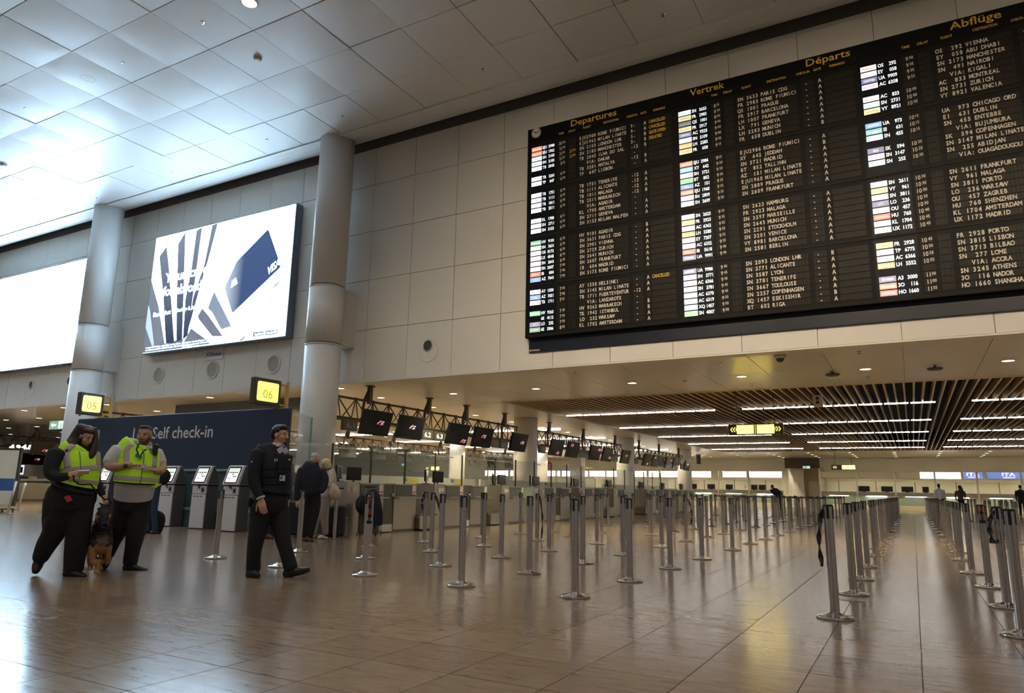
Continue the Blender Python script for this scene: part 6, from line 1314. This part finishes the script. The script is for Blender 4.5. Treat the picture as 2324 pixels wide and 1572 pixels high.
def long_hair(hr, c, f, r, u): bob_hair(hr, c, f, r, u); hr.ell(c - f * .06 - u * .13, .075, .05, .13, r, f, u)
g = Fig(640, 1010, 6.835, 400, 1490)
traveller(g, 'grey-haired man in navy coat seen from behind beside the column', [(525, 275, 0, 60, .07), (500, 310, 0, 120, .11), (468, 360, 0, 165, .14), (455, 480, 0, 178, .165), (448, 620, 0, 178, .17), (440, 740, 0, 170, .165)],
          [[(315, 380, 0, 72, .09), (268, 520, .03, 64, .08), (240, 690, .05, 54, .07), (238, 840, .06, 42, .055)], [(615, 400, .0, 66, .085), (668, 520, .04, 60, .078), (650, 650, .08, 52, .068), (610, 720, .12, 42, .055)]],
          [[(372, 760, 0, 82, .11), (370, 960, .0, 70, .10), (362, 1180, 0, 60, .085), (355, 1420, -.02, 50, .07)], [(515, 760, 0, 86, .11), (520, 960, .02, 78, .10), (480, 1180, .03, 64, .085), (430, 1420, .02, 54, .07)]],
          g.P(520, 215, 0), (.70, -.60, -.2), .245, 'skin_light', 'cloth_navy', 'cloth_black', 'hair_grey', short_hair, [[(330, 1450, 0, 32, .045), (380, 1465, .04, 30, .045)], [(385, 1440, .03, 34, .045), (440, 1470, .08, 28, .045), (490, 1488, .11, 14, .03)]], 'leather_brown', [(g.P(238, 850, .06), g.P(242, 905, .07), 1)])
g2 = Fig(640, 1010, 6.835, 620, 1455)
t, f, r, u = traveller(g2, 'blonde woman in cream jacket and grey trousers facing the man in navy', [(705, 360, 0, 50, .06), (720, 400, 0, 85, .09), (742, 450, 0, 96, .105), (752, 580, 0, 92, .12), (722, 700, 0, 98, .13), (690, 800, 0, 105, .13)],
          [[(770, 440, .06, 48, .065), (760, 560, .12, 44, .06), (715, 640, .14, 38, .05)], [(680, 450, -.06, 44, .06), (660, 600, -.05, 38, .05), (620, 680, .0, 32, .045)]],
          [[(690, 840, .03, 74, .10), (665, 1020, .03, 66, .09), (662, 1200, .02, 58, .08), (672, 1370, .0, 48, .07)], [(660, 860, -.06, 66, .09), (610, 1050, -.08, 54, .08), (550, 1230, -.08, 42, .065), (510, 1370, -.08, 32, .055)]],
          g2.P(672, 305, 0), (-.85, .35, -.25), .225, 'skin_light', 'jacket_cream', 'trousers_grey', 'hair_blond', bob_hair, [[(560, 1440, .03, 24, .04), (620, 1425, .02, 34, .045), (690, 1440, .0, 28, .045)], [(485, 1425, -.08, 26, .035), (505, 1400, -.08, 28, .035)]], 'shoe_pale')
bg_ = thing('shoulder_bag', 'slouchy cream shoulder bag on the blonde woman', 'bag', g2.P(820, 800, .12)); b = MB(); limb(b, g2, [(760, 600, .12, 50, .05), (800, 680, .14, 82, .07), (820, 760, .15, 92, .075), (815, 815, .15, 70, .06)]); remesh(b, 'pouch', 'bag_cream', bg_, .012, 4); strip([g2.P(770, 610, .16), g2.P(785, 520, .13), g2.P(765, 430, .10), g2.P(740, 395, .08)], .02, 'bag_cream', 'strap', bg_, g2.to)
sc_ = MB(); limb(sc_, g2, [(700, 345, 0, 62, .075), (705, 385, .01, 78, .09)]); remesh(sc_, 'scarf', 'suitcase_grey', t, .012, 2)
g3 = Fig(640, 1010, 6.835, 120, 1330)
traveller(g3, 'dark-haired woman in olive coat partly hidden behind the man in black', [(140, 430, 0, 50, .06), (150, 470, 0, 88, .10), (155, 560, 0, 96, .12), (155, 720, 0, 96, .13), (150, 900, 0, 100, .13)], [[(205, 500, .02, 40, .06), (215, 600, .08, 36, .055), (150, 640, .16, 30, .045)], [(95, 500, .0, 40, .06), (90, 640, .03, 36, .05), (95, 780, .05, 30, .045)]],
          [[(175, 920, 0, 60, .09), (170, 1100, 0, 52, .08), (170, 1290, 0, 42, .065)], [(115, 920, 0, 60, .09), (110, 1100, 0, 52, .08), (105, 1290, 0, 42, .065)]], g3.P(125, 365, .03), (-.25, .95, -.1), .22, 'skin_tan', 'coat_olive', 'cloth_black', 'hair_dark', long_hair, [[(80, 1325, .0, 24, .04), (140, 1330, .06, 20, .04)], [(150, 1322, .0, 24, .04), (195, 1330, .05, 20, .04)]], 'leather_brown')
g4 = Fig(500, 920, 3.742, 395, 1130)
t = thing('person', 'legs in blue jeans and brown boots seen between the legs of the man in black', 'person', g4.B); b = MB(); j = MB()
for P in ([(400, 900, 0, 32, .10), (395, 1000, 0, 30, .085), (390, 1090, 0, 26, .07)], [(430, 900, -.15, 32, .10), (432, 1000, -.15, 30, .085), (430, 1090, -.15, 26, .07)]): limb(b, g4, P, scale=.8); limb(j, g4, P)
limb(b, g4, [(415, 700, -.05, 50, .13), (415, 800, -.05, 48, .12), (415, 900, -.05, 52, .12)], scale=.8); hc4 = g4.P(415, 575, -.05); f4, r4, u4 = head_frame(g4, (-.6, -.6, 0)); head_shapes(b, hc4, f4, r4, u4, .23); remesh(b, 'body', 'skin_light', t, .010, 3); remesh(j, 'jeans', 'jeans', t, .013, 3)
j = MB(); limb(j, g4, [(415, 640, -.05, 30, .08), (415, 690, -.05, 60, .13), (415, 800, -.05, 58, .14), (415, 905, -.05, 58, .13)]); remesh(j, 'jacket', 'cloth_black', t, .014, 3); hr = MB(); short_hair(hr, hc4, f4, r4, u4); remesh(hr, 'hair', 'hair_dark', t, .01, 2)
for P in ([(362, 1120, .0, 15, .045), (400, 1105, .02, 24, .05), (440, 1125, .06, 14, .04)], [(400, 1112, -.16, 15, .045), (440, 1108, -.14, 20, .05)]): s1 = MB(); limb(s1, g4, P); remesh(s1, 'boot', 'leather_brown', t, .010, 2)
# ---------------------------------------------------------------- traveller in jeans at the kiosks
g5 = Fig(250, 1040, 8.733, 860, 1490)
t, f, r, u = traveller(g5, 'person in blue jeans and pale top standing at a kiosk behind the bearded man', [(870, -80, 0, 55, .06), (880, -30, 0, 110, .10), (890, 60, 0, 125, .12), (900, 250, 0, 115, .12), (900, 460, 0, 105, .12)], [[(960, 20, .02, 48, .06), (985, 150, .06, 42, .055), (1010, 260, .12, 36, .045)], [(790, 20, 0, 48, .06), (770, 160, 0, 42, .055), (760, 280, .05, 36, .045)]],
          [[(910, 520, .02, 100, .115), (890, 760, .04, 76, .10), (870, 1000, .04, 62, .085), (880, 1220, .02, 58, .075), (890, 1420, .0, 62, .078)], [(840, 540, -.08, 90, .11), (800, 800, -.1, 74, .095), (760, 1100, -.12, 66, .08), (740, 1410, -.12, 82, .09)]],
          g5.P(872, -170, 0), (-.5, -.7, 0), .225, 'skin_light', 'shirt_white', 'jeans', 'hair_brown', bob_hair, [[(830, 1470, .02, 26, .04), (900, 1460, .05, 36, .045), (960, 1480, .08, 22, .035)], [(690, 1470, -.12, 22, .035), (790, 1475, -.08, 22, .035)]], 'shoe_black')
bg2 = thing('handbag', 'black handbag hanging by the kiosk next to the blue jeans', 'bag', g5.P(1080, 540, .1)); b = MB(); limb(b, g5, [(1100, 230, .1, 40, .04), (1105, 330, .12, 95, .06), (1070, 430, .12, 90, .06), (1030, 510, .1, 50, .04)]); remesh(b, 'pouch', 'cloth_black', bg2, .012, 3)
strip([g5.P(1090, 230, .12), g5.P(1040, 120, .08), g5.P(985, 60, .05)], .012, 'cloth_black', 'strap', bg2, g5.to)
bg3 = thing('backpack', 'rounded black bag standing on the floor beside the kiosk', 'bag', Vector((*g5.P(985, 1260, -.1).xy, 0))); b = MB(); limb(b, g5, [(930, 1080, -.1, 60, .09), (985, 1150, -.1, 90, .12), (1000, 1260, -.1, 85, .12), (960, 1420, -.1, 70, .11), (950, 1470, -.1, 55, .10)]); remesh(b, 'sack', 'leather_brown' if False else 'cloth_black', bg3, .014, 4); MB().path([g5.P(940, 1070, -.1), g5.P(960, 1035, -.1), g5.P(1000, 1075, -.1)], .008).build('handle', 'cloth_black', bg3, world=True)

# ---------------------------------------------------------------- luggage
def suitcase(x, y, rz, w, d, hgt, m, label, pull=True):
    t = thing('suitcase', label, 'suitcase', (x, y, 0), rz); MB().cbox(-w / 2, w / 2, -d / 2, d / 2, .05, hgt, .04).build('shell', m, t)
    for i in range(4): a = -w / 2 + w * (i + .7) / 4.4; MB().cbox(a, a + .025, -d / 2 - .006, d / 2 + .006, .10, hgt - .06, .005).build('rib', m, t)
    for sx in (-1, 1):
        for sy in (-1, 1): MB().lathe([(.026, -.012), (.026, .012)], (sx * (w / 2 - .05), sy * (d / 2 - .05), .026), 10, 'x').build('wheel', 'black_plastic', t)
    if pull:
        for s in (-1, 1): MB().tube((s * .09, d / 2 - .03, hgt - .02), (s * .09, d / 2 - .03, hgt + .34), .009).build('pull_rod', 'steel', t)
        MB().cbox(-.12, .12, d / 2 - .05, d / 2 - .01, hgt + .33, hgt + .36, .01).build('pull_handle', 'black_plastic', t)
    return t
p = onZ(640 + 190 / 6.835, 1010 + 1425 / 6.835); suitcase(p.x, p.y, .75, .46, .30, .74, 'suitcase_navy', 'large navy suitcase left of the man in navy coat')
p = onZ(640 + 330 / 6.835, 1010 + 1405 / 6.835); suitcase(p.x, p.y, .75, .42, .26, .66, 'cloth_black', 'black suitcase between the couple', False)
p = onZ(640 + 770 / 6.835, 1010 + 1440 / 6.835); suitcase(p.x, p.y + .1, .75, .38, .26, .66, 'suitcase_navy', 'dark suitcase with yellow tag right of the blonde woman')
tg_ = thing('luggage_tag', 'yellow luggage tag on the dark suitcase', 'tag', (p.x + .02, p.y - .06, .72)); MB().box(-.04, .04, -.004, .004, .0, .12).build('card', 'yellow_print', tg_)
p = onZ(640 + 1330 / 6.835, 1010 + 1400 / 6.835); px_, py_ = p.x, p.y; suitcase(px_, py_, .75, .44, .28, .70, 'suitcase_grey', 'dark grey suitcase in front of the desks under a backpack')
g6 = Fig(640, 1010, 6.835, 1330, 1400); bp = thing('backpack', 'black backpack strapped on the dark grey suitcase', 'backpack', g6.P(1240, 1040, .2)); b = MB(); limb(b, g6, [(1255, 800, .2, 50, .07), (1235, 870, .2, 88, .11), (1235, 960, .2, 92, .12), (1255, 1040, .2, 60, .09)]); remesh(b, 'sack', 'cloth_black', bp, .014, 3)
MB().path([g6.P(1240, 800, .2), g6.P(1262, 775, .2), g6.P(1290, 800, .2)], .008).build('handle', 'cloth_black', bp, world=True)
jk = thing('folded_jacket', 'navy jacket draped over the dark grey suitcase', 'jacket', g6.P(1460, 1240, .1)); b = MB(); limb(b, g6, [(1400, 705, .1, 60, .06), (1425, 780, .12, 85, .075), (1460, 900, .12, 80, .075), (1485, 1050, .1, 78, .07), (1500, 1230, .08, 60, .05)]); limb(b, g6, [(1380, 760, .14, 50, .06), (1410, 950, .14, 55, .06), (1430, 1150, .12, 45, .05), (1450, 1290, .1, 28, .04)]); remesh(b, 'cloth', 'cloth_navy', jk, .013, 4)

# ---------------------------------------------------------------- distant people (metres, simple poses)
def far_person(px, Y, label, top, low, hairm, hair_fn, skin, fwd=(.4, -.9, 0), bend=0.0, H=1.72, turn=0.0, hold=False):
    q = onY(*px, Y); g = FigM(q.x, Y, turn); k2 = H / 1.75; bz = lambda z: z; B = bend
    def up(z): return (B * max(0, z - .95) * .9, z * k2 - B * max(0, z - .95) * .45)
    def S(a, z, d, w, t_): x, zz = up(z); return (a + (-x), zz, d, w * k2, t_ * k2)
    tor = [S(0, 1.50, 0, .06, .06), S(0, 1.45, 0, .13, .09), S(0, 1.38, 0, .19, .11), S(0, 1.2, 0, .17, .12), S(0, 1.05, 0, .15, .11), S(0, .90, 0, .17, .12)]
    arms = [[S(.20, 1.40, 0, .06, .06), S(.24, 1.18, .0, .05, .05), S(.20 if hold else .25, .98 if not hold else 1.05, .10 if not hold else -.2, .04, .04)], [S(-.20, 1.40, 0, .06, .06), S(-.24, 1.18, 0, .05, .05), S(-.22, .98, .05, .04, .04)]]
    legs = [[S(.09, .92, 0, .09, .10), S(.10, .50, .05, .07, .075), S(.10, .10, -.06, .055, .06)], [S(-.09, .92, 0, .09, .10), S(-.10, .50, .0, .07, .075), S(-.12, .10, .10, .055, .06)]]
    sh = [[(.10, .05, -.10, .045, .05), (.11, .04, .08, .035, .045)], [(-.12, .05, .06, .045, .05), (-.12, .04, .22, .035, .045)]]
    hx, hz = up(1.63); return traveller(g, label, tor, arms, legs, g.P(-hx, hz, 0.0), fwd, .225, skin, top, low, hairm, hair_fn, sh, 'shoe_black', [(g.P(*arms[0][-1][:3]), g.P(arms[0][-1][0], arms[0][-1][1] - .1, arms[0][-1][2]), 1), (g.P(*arms[1][-1][:3]), g.P(arms[1][-1][0], arms[1][-1][1] - .1, arms[1][-1][2]), -1)], .016, 'distant travellers')
far_person((2137, 1165), 48.0, 'distant man in light grey shirt walking toward the far counters', 'shirt_white', 'cloth_black', 'hair_dark', short_hair, 'skin_dark', (.3, -.9, 0), 0, 1.78)
far_person((2184, 1165), 48.8, 'distant woman with long dark hair in dark jacket looking down', 'coat_olive', 'cloth_black', 'hair_dark', long_hair, 'skin_dark', (-.8, .2, -.4), 0, 1.70, 0, True)
far_person((1769, 1165), 46.0, 'distant man in black bending forward beside the belts', 'cloth_black', 'cloth_black', 'hair_dark', short_hair, 'skin_dark', (-.85, .2, -.5), .55, 1.75)
far_person((2322, 1165), 50.0, 'distant person in white sleeves and black waistcoat at the right edge', 'cloth_black', 'cloth_black', 'hair_dark', short_hair, 'skin_dark', (-.3, -.9, 0), 0, 1.8)
for k2, (px, Y, lb) in enumerate((((957, 1100), 29, 'bald clerk with glasses sitting behind the nearest desks'), ((1300, 1098), 36, 'dark-haired clerk sitting behind the second island'), ((1242, 1098), 34, 'pale-dressed clerk behind the second island'), ((1692, 1105), 60.6, 'clerk behind the far left counter'))):
    q = onY(*px, Y); g = FigM(q.x, Y); hz = q.z; sk = 'skin_light'; dz = hz - 1.25
    far_t = thing('person', lb, 'person', (q.x, Y, 0), 0, 'clerks behind the desks'); b = MB(); f, r, u = head_frame(g, (.2, .95, 0)); hc = g.P(0, hz, 0); head_shapes(b, hc, f, r, u, .235); j = MB(); jt = MB()
    tr = [(0, hz - .15, 0, .06, .06), (0, hz - .20, 0, .14, .09), (0, hz - .28, 0, .20, .11), (0, hz - .50, 0, .17, .12), (0, hz - .72, 0, .18, .13)]; lg1 = [(.1, hz - .72, 0, .09, .09), (.1, hz - .75, .40, .075, .075), (.1, .08, .42, .055, .055)]; lg2 = [(-.1, hz - .72, 0, .09, .09), (-.1, hz - .75, .40, .075, .075), (-.1, .08, .42, .055, .055)]; ar = [[(s * .21, hz - .27, 0, .06, .06), (s * .25, hz - .52, .05, .05, .05), (s * .15, hz - .55, .28, .04, .04)] for s in (-1, 1)]
    for P in [tr, lg1, lg2] + ar: limb(b, g, P, scale=.8)
    for s, a in zip((-1, 1), ar): hand(b, g, g.P(*a[-1][:3]), g.P(a[-1][0], a[-1][1], a[-1][2] + .1), UZ, .3, 1.0, s)
    remesh(b, 'body', sk, far_t, .010, 3); limb(j, g, tr); [limb(j, g, a) for a in ar]; remesh(j, 'jacket', ('cloth_black', 'cloth_black', 'shirt_white', 'shirt_white')[k2], far_t, .016, 3); limb(jt, g, lg1); limb(jt, g, lg2); remesh(jt, 'trousers', 'cloth_black', far_t, .016, 3); face_parts(g, far_t, hc, f, r, u)
    if k2: hr = MB(); short_hair(hr, hc, f, r, u); remesh(hr, 'hair', 'hair_dark', far_t, .010, 2)
    ck_ = thing('office_chair', 'dark office chair under the %s' % ' '.join(lb.split()[:2] + lb.split()[-4:]), 'chair', (q.x, Y, 0)); zs = max(.35, hz - .86); MB().cbox(-.25, .25, -.25, .25, zs - .06, zs, .02).build('seat', 'cloth_black', ck_); MB().tube((0, 0, .05), (0, 0, zs - .06), .03).build('column', 'steel', ck_); MB().cbox(-.22, .22, .24, .30, zs + .05, zs + .55, .02).build('backrest', 'cloth_black', ck_)
    for a in range(5): MB().tube((0, 0, .06), (.28 * math.cos(a * 1.257), .28 * math.sin(a * 1.257), .03), .02).build('foot', 'black_plastic', ck_)
# small floor sticker near the dog handler, scuffed plate under one post
p = onZ(117, 1402); o = MB().lathe([(.05, .0005), (.05, .002), (.0, .002)], n=20).build('floor_sticker', 'sign_grey'); o.location = (p.x, p.y, 0); tag(o, 'small round pale sticker on the floor in front of the dog handler', 'sticker')
p = onZ(1938, 1358); o = MB().lathe([(.155, .0005), (.155, .003), (.0, .003)], n=28).build('floor_plate', 'steel'); o.location = (p.x - .02, p.y - .08, 0); tag(o, 'round scuffed metal floor plate peeping out under an aisle post', 'plate')
bpy.data.scenes.remove(TMP)
